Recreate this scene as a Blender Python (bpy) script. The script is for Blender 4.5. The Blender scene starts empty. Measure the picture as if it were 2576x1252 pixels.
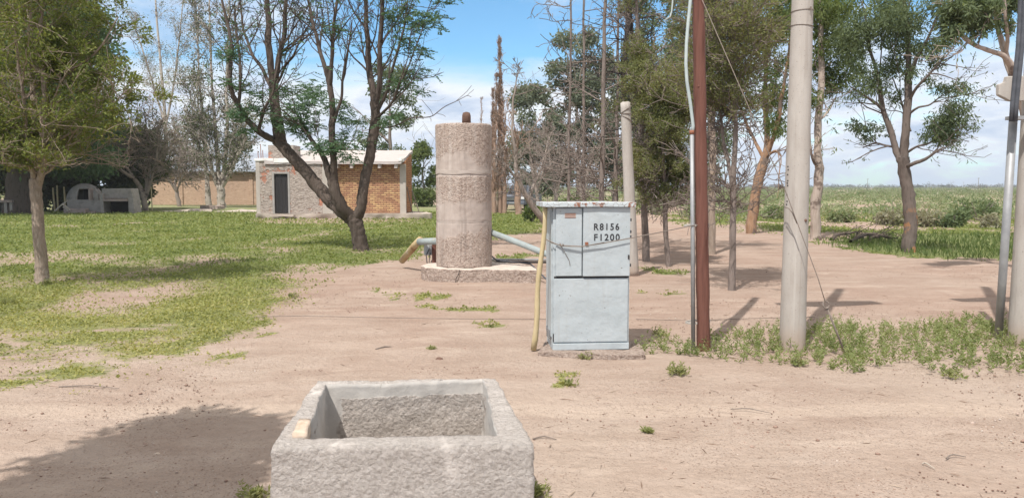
import bpy, bmesh, math, random
import numpy as np
from mathutils import Vector, Matrix, noise as mnoise

# ------------------------------------------------------------------ camera, sky, sun, exposure
SC = bpy.context.scene
COL = SC.collection
CAMH, PITCH, F = 1.65, math.radians(4.59), 1932.0
cam = bpy.data.objects.new('camera', bpy.data.cameras.new('camera'))
COL.objects.link(cam)
cam.data.sensor_width = 36.0
cam.data.lens = F / 2576 * 36
cam.data.clip_start, cam.data.clip_end = 0.05, 20000
cam.location = (0, 0, CAMH)
cam.rotation_euler = (math.radians(90) - PITCH, 0, 0)
SC.camera = cam

SUN_EL, SUN_AZ = math.radians(57), math.radians(208)      # azimuth of the sun, clockwise from +Y
sd = Vector((math.sin(SUN_AZ) * math.cos(SUN_EL), math.cos(SUN_AZ) * math.cos(SUN_EL), math.sin(SUN_EL)))
sun = bpy.data.objects.new('sun', bpy.data.lights.new('sun', 'SUN'))
COL.objects.link(sun)
sun.data.energy, sun.data.angle, sun.data.color = 3.5, math.radians(0.5), (1.0, 0.95, 0.89)
sun.rotation_euler = (-sd).to_track_quat('-Z', 'Y').to_euler()
sun.location = sd * 60

SC.view_settings.view_transform = 'Standard'
SC.view_settings.look = 'None'
SC.view_settings.exposure = 0.56
SC.view_settings.gamma = 1.0
SC.render.engine = 'CYCLES'
SC.cycles.max_bounces = 6
SC.cycles.diffuse_bounces = 3
SC.cycles.transparent_max_bounces = 8
SC.cycles.use_denoising = True

W = bpy.data.worlds.new('World'); SC.world = W; W.use_nodes = True


class NT:
    """small helper for node trees"""
    def __init__(s, tree):
        s.t = tree; tree.nodes.clear()

    def n(s, kind, ins=None, **props):
        nd = s.t.nodes.new(kind)
        for k, v in props.items():
            setattr(nd, k, v)
        for k, v in (ins or {}).items():
            if isinstance(v, bpy.types.NodeSocket):
                s.t.links.new(v, nd.inputs[k])
            else:
                nd.inputs[k].default_value = v
        return nd

    def math(s, op, a, b=0.0, c=None, clamp=False):
        d = {0: a, 1: b}
        if c is not None: d[2] = c
        return s.n('ShaderNodeMath', d, operation=op, use_clamp=clamp).outputs[0]

    def mix(s, fac, a, b, mode='MIX'):
        nd = s.n('ShaderNodeMix', {0: fac}, data_type='RGBA', blend_type=mode)
        for i, v in ((6, a), (7, b)):
            if isinstance(v, bpy.types.NodeSocket): s.t.links.new(v, nd.inputs[i])
            else: nd.inputs[i].default_value = v if len(v) == 4 else (*v, 1)
        return nd.outputs[2]

    def ramp(s, fac, stops, interp='LINEAR'):
        nd = s.n('ShaderNodeValToRGB', {0: fac})
        cr = nd.color_ramp; cr.interpolation = interp
        while len(cr.elements) < len(stops): cr.elements.new(0.5)
        for e, (p, c) in zip(cr.elements, stops):
            e.position = p
            e.color = (*c, 1) if not isinstance(c, (int, float)) else (c, c, c, 1)
        return nd.outputs[0]

    def smooth(s, v, a, b):
        return s.n('ShaderNodeMapRange', {0: v, 1: a, 2: b, 3: 0.0, 4: 1.0}, interpolation_type='SMOOTHSTEP').outputs[0]

    def noise(s, vec, scale, detail=4, rough=0.55, dist=0.0):
        return s.n('ShaderNodeTexNoise', {'Vector': vec, 'Scale': scale, 'Detail': detail, 'Roughness': rough, 'Distortion': dist})


def build_world():
    g = NT(W.node_tree)
    sky = g.n('ShaderNodeTexSky', sky_type='NISHITA')
    sky.sun_disc = False
    sky.sun_elevation, sky.sun_rotation = SUN_EL, SUN_AZ
    sky.altitude, sky.air_density, sky.dust_density, sky.ozone_density = 600, 1.0, 0.6, 2.0
    d = g.n('ShaderNodeTexCoord').outputs['Generated']
    sp = g.n('ShaderNodeSeparateXYZ', {0: d})
    x, y, z = sp.outputs
    # cloud layer: direction noise stretched along the horizon, denser towards it
    v1 = g.n('ShaderNodeMapping', {0: d, 1: (3.1, 0.4, 1.7), 3: (2.3, 2.3, 9.0)}).outputs[0]
    n1 = g.noise(v1, 1.0, 9, 0.56, 0.25).outputs[0]
    v2 = g.n('ShaderNodeMapping', {0: d, 1: (7.0, 1.0, 2.0), 3: (9.0, 9.0, 30.0)}).outputs[0]
    n2 = g.noise(v2, 1.0, 8, 0.6, 0.3).outputs[0]
    # coverage bias: a solid bank under z~0.145, thin streaks over it, more cloud to the right (x>0.2)
    bank = g.math('SUBTRACT', 1.0, g.smooth(g.math('ADD', z, g.math('MULTIPLY', g.math('SUBTRACT', n1, 0.5), 0.10)), 0.125, 0.165))
    right = g.smooth(x, 0.10, 0.30)
    lft = g.math('SUBTRACT', 1.0, g.smooth(x, -0.42, -0.22))
    thresh = g.math('ADD', g.math('MULTIPLY', right, 0.16), g.math('MULTIPLY', lft, 0.02))
    thin = g.smooth(g.math('ADD', n1, thresh), 0.52, 0.74)
    cov = g.math('MAXIMUM', g.math('MULTIPLY', bank, 0.98), g.math('MULTIPLY', thin, 0.9))
    # holes of blue inside the bank on the lower right, pale blue-grey towards the horizon
    hole = g.math('MULTIPLY', g.smooth(n2, 0.50, 0.68), g.math('ADD', 0.15, g.math('MULTIPLY', right, 0.70)))
    cov = g.math('MULTIPLY', cov, g.math('SUBTRACT', 1.0, hole))
    over = g.math('MULTIPLY', g.smooth(z, .27, .42), g.smooth(g.math('ADD', n1, .12), .40, .58))      # broken cloud overhead, out of frame, added to whiten the fill light
    cov = g.math('MAXIMUM', cov, g.math('MULTIPLY', over, .85))
    low = g.math('SUBTRACT', 1.0, g.smooth(z, 0.0, 0.055))
    shade = g.ramp(n2, [(0.34, (4.6, 5.6, 7.3)), (0.47, (6.6, 7.3, 8.5)), (0.58, (8.5, 8.7, 9.0))])
    shade = g.mix(g.math('MULTIPLY', low, 0.75), shade, (4.6, 6.2, 8.4))
    blue = g.mix(1.0, sky.outputs[0], (0.92, 1.36, 1.50), 'MULTIPLY')
    col = g.mix(cov, blue, shade)
    col = g.mix(g.math('MULTIPLY', over, .85), col, (9.1, 8.5, 7.9))      # unseen overhead cloud, tinted warm to warm the fill in shaded places
    bg = g.n('ShaderNodeBackground', {0: col, 1: 0.080})
    g.t.links.new(bg.outputs[0], g.n('ShaderNodeOutputWorld').inputs[0])


build_world()

# ------------------------------------------------------------------ picture rays -> places in the world
def ray(u, v):
    x, y = (u - 1288) / F, (626 - v) / F
    return Vector((x, math.cos(PITCH) + y * math.sin(PITCH), -math.sin(PITCH) + y * math.cos(PITCH)))
def G(u, v, z=0.0):
    d = ray(u, v); t = (z - CAMH) / d.z
    return Vector((d.x * t, d.y * t, z))
def at(u, v, Y):
    d = ray(u, v); t = Y / d.y
    return Vector((d.x * t, Y, CAMH + d.z * t))

# ------------------------------------------------------------------ objects
def tag(o, label=None, cat=None, group=None, kind=None):
    if label: o['label'] = label
    if cat: o['category'] = cat
    if group: o['group'] = group
    if kind: o['kind'] = kind
    return o
def empty(name, loc=(0, 0, 0), rz=0, label=None, cat=None, group=None):
    o = bpy.data.objects.new(name, None); COL.objects.link(o)
    o.location = loc; o.rotation_euler = (0, 0, rz); o.empty_display_size = 0.2
    return tag(o, label, cat, group)
def link_mesh(name, me, m, parent=None, loc=(0, 0, 0), rot=None):
    o = bpy.data.objects.new(name, me); COL.objects.link(o)
    for k in (m if isinstance(m, (list, tuple)) else [m]): me.materials.append(k)
    if parent is not None: o.parent = parent
    o.location = loc
    if rot: o.rotation_euler = rot
    return o
def obj(name, bm, m, parent=None, smooth=False, loc=(0, 0, 0), rot=None):
    me = bpy.data.meshes.new(name)
    bmesh.ops.recalc_face_normals(bm, faces=bm.faces)
    bm.to_mesh(me); bm.free()
    if smooth: me.polygons.foreach_set('use_smooth', [True] * len(me.polygons))
    return link_mesh(name, me, m, parent, loc, rot)
def raw(name, V, Fc, m, parent=None, smooth=False, loc=(0, 0, 0)):
    """mesh from numpy arrays: V (n,3), Fc (m,k)"""
    me = bpy.data.meshes.new(name)
    V = np.asarray(V, np.float32); Fc = np.asarray(Fc, np.int32)
    me.vertices.add(len(V)); me.vertices.foreach_set('co', V.ravel())
    k = Fc.shape[1]
    me.loops.add(Fc.size); me.loops.foreach_set('vertex_index', Fc.ravel())
    me.polygons.add(len(Fc)); me.polygons.foreach_set('loop_start', np.arange(0, Fc.size, k, dtype=np.int32))
    if smooth: me.polygons.foreach_set('use_smooth', np.ones(len(Fc), bool))
    me.update(calc_edges=True); me.validate()
    return link_mesh(name, me, m, parent, loc)
def bx(bm, x0, x1, y0, y1, z0, z1, bev=0.0, mtx=None):
    r = bmesh.ops.create_cube(bm, size=1.0)
    vs = r['verts']
    M = Matrix.Translation(((x0 + x1) / 2, (y0 + y1) / 2, (z0 + z1) / 2)) @ Matrix.Diagonal((x1 - x0, y1 - y0, z1 - z0, 1))
    if mtx is not None: M = mtx @ M
    bmesh.ops.transform(bm, matrix=M, verts=vs)
    if bev > 0:
        es = list({e for v in vs for e in v.link_edges})
        bmesh.ops.bevel(bm, geom=es, offset=bev, segments=2, affect='EDGES', profile=0.6)
    return bm
def box(*a, **k):
    return bx(bmesh.new(), *a, **k)
def tube(bm, pts, rad, k=10, cap=True):
    pts = [Vector(p) for p in pts]
    if not isinstance(rad, (list, tuple)): rad = [rad] * len(pts)
    ref = Vector((0, 0, 1)) if abs((pts[-1] - pts[0]).normalized().z) < 0.8 else Vector((1, 0, 0))
    rings = []
    for i, p in enumerate(pts):
        t = (pts[min(i + 1, len(pts) - 1)] - pts[max(i - 1, 0)]).normalized()
        a = t.cross(ref).normalized(); b = t.cross(a)
        rings.append([bm.verts.new(p + (a * math.cos(2 * math.pi * j / k) + b * math.sin(2 * math.pi * j / k)) * rad[i]) for j in range(k)])
    for r0, r1 in zip(rings, rings[1:]):
        for j in range(k):
            bm.faces.new((r0[j], r0[(j + 1) % k], r1[(j + 1) % k], r1[j]))
    if cap:
        bm.faces.new(rings[0]); bm.faces.new(rings[-1])
    return bm
def lathe(bm, prof, k=48, cx=0, cy=0):
    rings = [[bm.verts.new((cx + r * math.cos(2 * math.pi * j / k), cy + r * math.sin(2 * math.pi * j / k), z)) for j in range(k)] for r, z in prof]
    for r0, r1 in zip(rings, rings[1:]):
        for j in range(k):
            bm.faces.new((r0[j], r0[(j + 1) % k], r1[(j + 1) % k], r1[j]))
    bm.faces.new(rings[0]); bm.faces.new(rings[-1])
    return bm
def prism(bm, pts2, z0, z1):
    """plan polygon extruded upwards"""
    a = [bm.verts.new((x, y, z0)) for x, y in pts2]; b = [bm.verts.new((x, y, z1)) for x, y in pts2]
    n = len(a)
    for i in range(n): bm.faces.new((a[i], a[(i + 1) % n], b[(i + 1) % n], b[i]))
    bm.faces.new(a); bm.faces.new(b)
    return bm
def slabxz(bm, pts2, y0, y1):
    """outline in x,z pushed back from y0 to y1"""
    a = [bm.verts.new((x, y0, z)) for x, z in pts2]; b = [bm.verts.new((x, y1, z)) for x, z in pts2]
    n = len(a)
    for i in range(n): bm.faces.new((a[i], a[(i + 1) % n], b[(i + 1) % n], b[i]))
    bm.faces.new(a); bm.faces.new(b)
    return bm
def roughen(bm, amp, scale, seed=0):
    o = Vector((seed * 7.1, seed * 3.3, seed * 1.7))
    for v in bm.verts:
        v.co += mnoise.noise_vector(v.co * scale + o) * amp
    return bm
def finecut(bm, n):
    bmesh.ops.subdivide_edges(bm, edges=bm.edges[:], cuts=n, use_grid_fill=True)
    return bm

# ------------------------------------------------------------------ materials
def new_mat(name):
    m = bpy.data.materials.new(name); m.use_nodes = True
    return m, NT(m.node_tree)
def finish(g, color, rough=0.9, height=None, bstr=0.4, bdist=0.02, spec=0.25, metal=0.0):
    ins = {'Base Color': color, 'Roughness': rough, 'Metallic': metal, 'Specular IOR Level': spec}
    if height is not None:
        ins['Normal'] = g.n('ShaderNodeBump', {'Height': height, 'Strength': bstr, 'Distance': bdist}).outputs[0]
    p = g.n('ShaderNodeBsdfPrincipled', ins)
    g.t.links.new(p.outputs[0], g.n('ShaderNodeOutputMaterial').inputs[0])
def c4(c): return (*c, 1.0)
def plain(name, stops, scale=6.0, rough=0.85, bstr=0.3, bdist=0.01, bscale=None, spec=0.25, metal=0.0, stretch=(1, 1, 1), detail=6):
    m, g = new_mat(name)
    co = g.n('ShaderNodeTexCoord').outputs['Object']
    co = g.n('ShaderNodeMapping', {0: co, 3: stretch}).outputs[0]
    n = g.noise(co, scale, detail, 0.6).outputs[0]
    k = len(stops)
    col = g.ramp(n, [(0.30 + 0.40 * i / max(k - 1, 1), c) for i, c in enumerate(stops)])
    h = g.noise(co, bscale or scale * 4, 5, 0.65).outputs[0]
    finish(g, col, rough, h, bstr, bdist, spec, metal)
    return m
def bark(name, stops, scale=14, stretch=(1, 1, 0.18), bstr=0.9, bdist=0.02, blotch=None):
    m, g = new_mat(name)
    co = g.n('ShaderNodeTexCoord').outputs['Object']
    st = g.n('ShaderNodeMapping', {0: co, 3: stretch}).outputs[0]
    n = g.noise(st, scale, 6, 0.65, 0.4).outputs[0]
    k = len(stops)
    col = g.ramp(n, [(0.30 + 0.40 * i / max(k - 1, 1), c) for i, c in enumerate(stops)])
    if blotch:
        b = g.smooth(g.noise(co, blotch[1], 4, 0.6).outputs[0], 0.52, 0.60)
        if len(blotch) > 2:      # only low on the trunk, where the bark has come off
            z = g.n('ShaderNodeSeparateXYZ', {0: co}).outputs[2]
            b = g.math('MULTIPLY', b, g.math('SUBTRACT', 1.0, g.smooth(z, blotch[2] * .6, blotch[2])))
        col = g.mix(b, col, blotch[0])
    h = g.noise(st, scale * 1.6, 6, 0.7).outputs[0]
    finish(g, col, 0.92, h, bstr, bdist, 0.15)
    return m
def leafmat(name, stops, trans=0.35, clump=0.9, away=None):
    """leaf colour varies leaf by leaf and by clump of growth"""
    m, g = new_mat(name)
    geo = g.n('ShaderNodeNewGeometry')
    co = g.n('ShaderNodeTexCoord').outputs['Object']
    n = g.noise(co, clump, 3, 0.6).outputs[0]
    f = g.math('ADD', g.math('MULTIPLY', geo.outputs['Random Per Island'], 0.55), g.math('MULTIPLY', g.smooth(n, 0.3, 0.7), 0.45))
    k = len(stops)
    col = g.ramp(f, [(0.08 + 0.84 * i / max(k - 1, 1), c) for i, c in enumerate(stops)])
    if away:     # lusher growth farther from the dusty drive
        yv = g.n('ShaderNodeSeparateXYZ', {0: co}).outputs[1]
        col = g.mix(g.smooth(g.math('ADD', yv, g.math('MULTIPLY', g.math('SUBTRACT', n, .5), 5.0)), 8.0, 17.0), col, g.mix(1.0, col, away, 'MULTIPLY'))
    a = g.n('ShaderNodeBsdfPrincipled', {'Base Color': col, 'Roughness': 0.6, 'Specular IOR Level': 0.25})
    tcol = g.mix(1.0, col, (1.25, 1.2, 0.7), 'MULTIPLY')
    b = g.n('ShaderNodeBsdfTranslucent', {0: tcol})
    mx = g.n('ShaderNodeMixShader', {0: trans, 1: a.outputs[0], 2: b.outputs[0]})
    g.t.links.new(mx.outputs[0], g.n('ShaderNodeOutputMaterial').inputs[0])
    return m

M = {}
M['galv'] = plain('galvanised_steel', [(.27, .275, .28), (.36, .365, .37)], 9, 0.55, 0.15, 0.004, 60, metal=0.35, spec=0.4)
M['hose'] = plain('pale_hose', [(.36, .42, .42), (.45, .51, .50)], 8, 0.5, 0.1)
M['cable'] = plain('black_cable', [(.055, .06, .07), (.10, .105, .12)], 12, 0.5, 0.2)
M['wire'] = plain('weathered_wire', [(.16, .13, .11), (.24, .20, .17)], 30, 0.6, 0.1)
M['lightwire'] = plain('bright_wire', [(.42, .40, .36), (.5, .48, .45)], 30, 0.5, 0.1)
M['redpost'] = plain('reddish_brown_wood', [(.085, .034, .025), (.155, .068, .05), (.115, .047, .035)], 5, 0.65, 0.7, 0.01, 22, stretch=(3, 3, .25))
M['stick'] = plain('peeled_stick', [(.40, .31, .16), (.52, .43, .26), (.44, .36, .20)], 14, 0.8, 0.6, 0.006, 50, stretch=(1, 1, .3))
M['dark'] = plain('dark_metal_and_shade', [(.035, .032, .032), (.055, .05, .05)], 8, 0.7, 0.2)
M['stencil'] = plain('black_stencil_paint', [(.02, .02, .022), (.045, .045, .05)], 40, 0.7, 0.1)
M['rust'] = plain('rust', [(.20, .075, .04), (.30, .13, .08), (.13, .05, .03)], 25, 0.9, 0.5)
M['white'] = plain('whitewash', [(.66, .64, .61), (.80, .79, .77)], 3, 0.9, 0.5, 0.02, 12)
M['greyplaster'] = plain('grey_cement', [(.27, .255, .24), (.36, .34, .32)], 3, 0.9, 0.5, 0.01, 25)
M['stone'] = plain('pale_stone', [(.44, .34, .25), (.56, .46, .37), (.42, .31, .23)], 14, 0.85, 0.6, 0.01, 60)


def painted_steel():
    m, g = new_mat('grey_blue_paint')
    co = g.n('ShaderNodeTexCoord').outputs['Object']
    n = g.noise(co, 4.0, 7, 0.65).outputs[0]
    col = g.ramp(n, [(0.3, (.365, .41, .43)), (0.55, (.415, .46, .48)), (0.75, (.445, .485, .505))])
    big = g.noise(co, 1.6, 5, .6).outputs[0]
    col = g.mix(g.math('MULTIPLY', g.smooth(big, .5, .7), .22), col, (.40, .41, .39, 1))
    st = g.noise(g.n('ShaderNodeMapping', {0: co, 3: (24, 24, 1.2)}).outputs[0], 1.0, 4, .6).outputs[0]
    col = g.mix(g.math('MULTIPLY', g.smooth(st, .55, .75), .22), col, (.33, .31, .28, 1))
    chips = g.smooth(g.noise(co, 34, 3, .5).outputs[0], .72, .745)
    col = g.mix(chips, col, (.11, .075, .055, 1))
    h = g.noise(co, 5.0, 4, .55).outputs[0]
    finish(g, col, 0.5, h, 0.45, 0.04, 0.35)
    return m
def painted_rusty():
    m, g = new_mat('peeling_paint_on_rust')
    co = g.n('ShaderNodeTexCoord').outputs['Object']
    n = g.noise(co, 7.0, 7, 0.7).outputs[0]
    r = g.smooth(n, 0.53, 0.60)
    rc = g.ramp(g.noise(co, 40, 4).outputs[0], [(.3, (.17, .06, .035)), (.7, (.34, .17, .11))])
    col = g.mix(r, (.47, .52, .54, 1), rc)
    cr = g.n('ShaderNodeTexVoronoi', {'Vector': co, 'Scale': 16.0}, feature='DISTANCE_TO_EDGE').outputs[0]
    col = g.mix(g.math('SUBTRACT', 1.0, g.smooth(cr, .0, .03)), col, (.12, .07, .05, 1))
    finish(g, col, 0.7, n, 0.4, 0.01, 0.3)
    return m
def pipe_paint():
    m, g = new_mat('worn_pipe_paint')
    co = g.n('ShaderNodeTexCoord').outputs['Object']
    n = g.noise(co, 6.0, 6, 0.7).outputs[0]
    col = g.ramp(n, [(.27, (.40, .30, .19)), (.36, (.42, .39, .32)), (.43, (.27, .31, .31)), (.66, (.34, .385, .385)), (.75, (.20, .21, .20))])
    finish(g, col, 0.7, g.noise(co, 40, 4).outputs[0], 0.3, 0.01)
    return m
def pipe_rust():
    m, g = new_mat('tan_flaking_pipe')
    co = g.n('ShaderNodeTexCoord').outputs['Object']
    n = g.noise(co, 5.0, 6, 0.7).outputs[0]
    col = g.ramp(n, [(.30, (.26, .14, .07)), (.45, (.42, .30, .16)), (.58, (.48, .40, .24)), (.70, (.60, .57, .50))])
    finish(g, col, 0.75, g.noise(co, 40, 4).outputs[0], 0.3, 0.01)
    return m
def pitted(name, smooth_c, agg, pit_scale=38, zone=1.1, thr=(.42, .52), bstr=1.0, bdist=0.02, band=None, streak=0.0, zramp=None, cracks=1.0):
    """weathered concrete: smooth skin broken by zones where it has fallen off and pits and pebbles show"""
    m, g = new_mat(name)
    co = g.n('ShaderNodeTexCoord').outputs['Object']
    zn = g.noise(co, zone, 5, 0.55, .3).outputs[0]
    if zramp:    # rough and smooth belts up the height
        hz_ = g.n('ShaderNodeSeparateXYZ', {0: co}).outputs[2]
        rr = g.ramp(g.math('DIVIDE', hz_, zramp[0]), zramp[1])
        zn = g.math('ADD', zn, g.math('MULTIPLY', g.math('SUBTRACT', rr, .5), zramp[2]))
    z = g.smooth(zn, *thr)
    if band:      # the skin has come off in one ragged field: between two places along the wall and below a height
        s3 = g.n('ShaderNodeSeparateXYZ', {0: co}).outputs
        w1 = g.math('SUBTRACT', g.noise(co, 3.5, 3, .55).outputs[0], .5); w2 = g.math('SUBTRACT', g.noise(co, 24, 4, .65).outputs[0], .5)
        zz = g.math('ADD', s3[2], g.math('ADD', g.math('MULTIPLY', w1, .05), g.math('MULTIPLY', w2, .035)))
        xx = g.math('ADD', s3[0], g.math('ADD', g.math('MULTIPLY', w1, .22), g.math('MULTIPLY', w2, .06)))
        a = g.math('MULTIPLY', g.smooth(xx, band[0] - .008, band[0] + .008), g.math('SUBTRACT', 1.0, g.smooth(xx, band[1] - .008, band[1] + .008)))
        z = g.math('MULTIPLY', a, g.math('SUBTRACT', 1.0, g.smooth(zz, band[3] - .004, band[3] + .004)))
    vo = g.n('ShaderNodeTexVoronoi', {'Vector': co, 'Scale': pit_scale, 'Randomness': 1.0})
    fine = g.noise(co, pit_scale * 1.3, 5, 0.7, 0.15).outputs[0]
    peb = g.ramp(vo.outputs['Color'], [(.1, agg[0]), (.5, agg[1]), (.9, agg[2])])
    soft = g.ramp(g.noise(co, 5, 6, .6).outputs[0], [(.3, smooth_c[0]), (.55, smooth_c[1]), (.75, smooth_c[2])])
    grout_and_shade = g.math('SUBTRACT', 1.0, g.smooth(fine, .36, .50))  # dark mortar, deepened so the colour also holds the shade inside pits
    rough_c = g.mix(g.math('MULTIPLY', grout_and_shade, .75), peb, agg[3])
    col = g.mix(z, soft, rough_c)
    if streak:
        sn = g.noise(g.n('ShaderNodeMapping', {0: co, 3: (7, 7, .55)}).outputs[0], 1.0, 5, .65).outputs[0]
        col = g.mix(g.math('MULTIPLY', g.smooth(sn, .52, .70), streak), col, (.20, .165, .145, 1))
        col = g.mix(g.math('MULTIPLY', g.smooth(sn, .46, .32), streak * .8), col, (.60, .54, .49, 1))
    v2 = g.n('ShaderNodeTexVoronoi', {'Vector': co, 'Scale': pit_scale * .45, 'Randomness': 1.0}).outputs['Distance']
    fr = g.noise(co, pit_scale * .42, 9, .74, .1).outputs[0]
    h_r = g.math('ADD', g.math('MULTIPLY', fr, 1.9), g.math('ADD', g.math('MULTIPLY', vo.outputs['Distance'], -0.35), g.math('MULTIPLY', g.smooth(v2, .05, .40), .12)))
    h = g.math('ADD', g.math('MULTIPLY', z, g.math('SUBTRACT', h_r, .75)), g.math('MULTIPLY', g.noise(co, 60, 4, .6).outputs[0], .12))
    wc = g.n('ShaderNodeVectorMath', {0: g.noise(co, 9, 4, .6).outputs['Color'], 'Scale': .16}, operation='SCALE').outputs[0]
    ce = g.n('ShaderNodeTexVoronoi', {'Vector': g.n('ShaderNodeVectorMath', {0: co, 1: wc}, operation='ADD').outputs[0], 'Scale': 2.1}, feature='DISTANCE_TO_EDGE').outputs[0]
    ck = g.math('MULTIPLY', g.math('MULTIPLY', cracks, g.math('SUBTRACT', 1.0, g.smooth(ce, .002, .007))), g.smooth(g.noise(co, 3.1, 2, .5).outputs[0], .54, .60))
    col = g.mix(g.math('MULTIPLY', ck, .40), col, (.16, .13, .11, 1))
    h = g.math('SUBTRACT', h, g.math('MULTIPLY', ck, .35))
    finish(g, col, 0.95, h, bstr, bdist, 0.12)
    return m


M['steel'] = painted_steel()
M['roofpaint'] = painted_rusty()
M['pipe'] = pipe_paint()
M['pipe_tan'] = pipe_rust()
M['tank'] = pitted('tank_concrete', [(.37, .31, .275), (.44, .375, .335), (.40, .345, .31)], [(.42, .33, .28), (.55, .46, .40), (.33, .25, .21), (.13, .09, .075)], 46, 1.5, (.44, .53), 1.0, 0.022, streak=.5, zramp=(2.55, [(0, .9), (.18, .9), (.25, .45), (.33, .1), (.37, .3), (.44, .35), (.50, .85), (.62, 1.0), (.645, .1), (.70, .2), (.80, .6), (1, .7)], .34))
M['plinth'] = pitted('plinth_concrete', [(.43, .345, .295), (.49, .40, .35), (.45, .37, .32)], [(.40, .31, .26), (.50, .41, .35), (.31, .23, .19), (.21, .155, .13)], 40, 1.0, (.30, .40), 1.0, 0.025)
M['plinth_top'] = plain('pale_cement_top', [(.50, .42, .36), (.60, .52, .46)], 5, .95, .5, .01, 40)
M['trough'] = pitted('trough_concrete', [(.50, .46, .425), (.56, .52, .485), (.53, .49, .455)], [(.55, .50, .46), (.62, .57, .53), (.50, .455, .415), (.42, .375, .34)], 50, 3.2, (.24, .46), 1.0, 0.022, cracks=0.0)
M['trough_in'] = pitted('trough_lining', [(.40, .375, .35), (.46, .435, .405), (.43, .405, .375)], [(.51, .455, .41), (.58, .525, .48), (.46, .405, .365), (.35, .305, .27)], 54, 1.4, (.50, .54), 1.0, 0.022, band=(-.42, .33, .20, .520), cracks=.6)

def pole_mat():
    m, g = new_mat('spun_concrete')
    co = g.n('ShaderNodeTexCoord').outputs['Object']
    n = g.noise(g.n('ShaderNodeMapping', {0: co, 3: (1, 1, .4)}).outputs[0], 5, 7, .65).outputs[0]
    col = g.ramp(n, [(.3, (.36, .325, .29)), (.5, (.405, .372, .337)), (.7, (.455, .425, .39))])
    st = g.noise(g.n('ShaderNodeMapping', {0: co, 3: (16, 16, .5)}).outputs[0], 1.0, 5, .65).outputs[0]
    col = g.mix(g.math('MULTIPLY', g.smooth(st, .52, .72), .45), col, (.25, .215, .185, 1))
    col = g.mix(g.math('MULTIPLY', g.smooth(st, .45, .30), .35), col, (.52, .495, .46, 1))
    pores = g.smooth(g.noise(co, 70, 2, .5).outputs[0], .68, .72)
    col = g.mix(g.math('MULTIPLY', pores, .6), col, (.17, .145, .125, 1))
    zz = g.n('ShaderNodeSeparateXYZ', {0: co}).outputs[2]
    dirt = g.math('SUBTRACT', 1.0, g.smooth(g.math('ADD', zz, g.math('MULTIPLY', n, -.25)), -.05, .22))
    col = g.mix(g.math('MULTIPLY', dirt, .6), col, (.34, .25, .19, 1))      # sand splashed up the foot
    finish(g, col, .85, g.math('ADD', g.noise(co, 60, 5, .6).outputs[0], g.math('MULTIPLY', pores, -1.0)), .4, .006, .2)
    return m
M['conc_pole'] = pole_mat()

# ------------------------------------------------------------------ concrete trough in the foreground
def ring_mesh(rings, nper):
    """rings of 4 corner points each (closed quads), every side cut into nper pieces"""
    V, Fc, mi = [], [], []
    n = 4 * nper
    for r in rings:
        for a, b in zip(r, r[1:] + r[:1]):
            for i in range(nper):
                V.append(a.lerp(b, i / nper))
    for k in range(len(rings) - 1):
        for j in range(n):
            Fc.append((k * n + j, k * n + (j + 1) % n, (k + 1) * n + (j + 1) % n, (k + 1) * n + j))
    return V, Fc, n
def build_trough():
    H = 0.60
    o = [G(684, 1124, H), G(1341, 1116, H), G(1244, 951, H), G(797, 959, H)]
    i = [G(761, 1103, H), G(1253, 1093, H), G(1216, 953, H), G(819, 968, H)]
    c = sum(o, Vector()) / 4
    root = empty('water_trough', (c.x, c.y, 0), 0, 'open rectangular pitted concrete water trough, empty, in the near foreground', 'trough')
    rings = []
    for k in range(25):
        z = H * k / 24; fl = 1 + 0.035 * (1 - k / 24)
        rings.append([Vector((c.x + (p.x - c.x) * fl, c.y + (p.y - c.y) * fl, z)) for p in o])
    for k in range(1, 8):
        rings.append([a.lerp(b, k / 7) for a, b in zip(o, i)])
    n_out = len(rings) - 1
    for k in range(1, 23):
        rings.append([Vector((p.x, p.y, H - (H - 0.10) * k / 22)) for p in i])
    for s in (.8, .5, .2, .02):
        ci = sum(i, Vector()) / 4
        rings.append([Vector((ci.x + (p.x - ci.x) * s, ci.y + (p.y - ci.y) * s, 0.10)) for p in i])
    V, Fc, n = ring_mesh(rings, 56)
    out = []
    for p in V:
        d = mnoise.noise_vector(p * 5) * .010 + mnoise.noise_vector(p * 16 + Vector((5, 1, 2))) * .007 + mnoise.noise_vector(p * 45) * .0045
        out.append((p.x + d.x - c.x, p.y + d.y - c.y, p.z + d.z * (0.8 if p.z > .02 else 0)))
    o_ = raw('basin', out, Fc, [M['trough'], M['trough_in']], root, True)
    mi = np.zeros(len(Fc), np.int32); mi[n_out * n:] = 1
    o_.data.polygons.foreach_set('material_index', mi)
    a, b = G(735, 1099, H), G(771, 1101, H); e = G(783, 1062, H); f = G(752, 1061, H)
    bm = bmesh.new()
    prism(bm, [(p.x - c.x, p.y - c.y) for p in (a, b, e, f)], H - .05, H + .016)
    finecut(bm, 3); roughen(bm, .006, 18, 3)
    obj('rim_stone', bm, M['stone'], root, True)['label'] = 'pale yellowish stone set in the rim'
build_trough()
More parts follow.
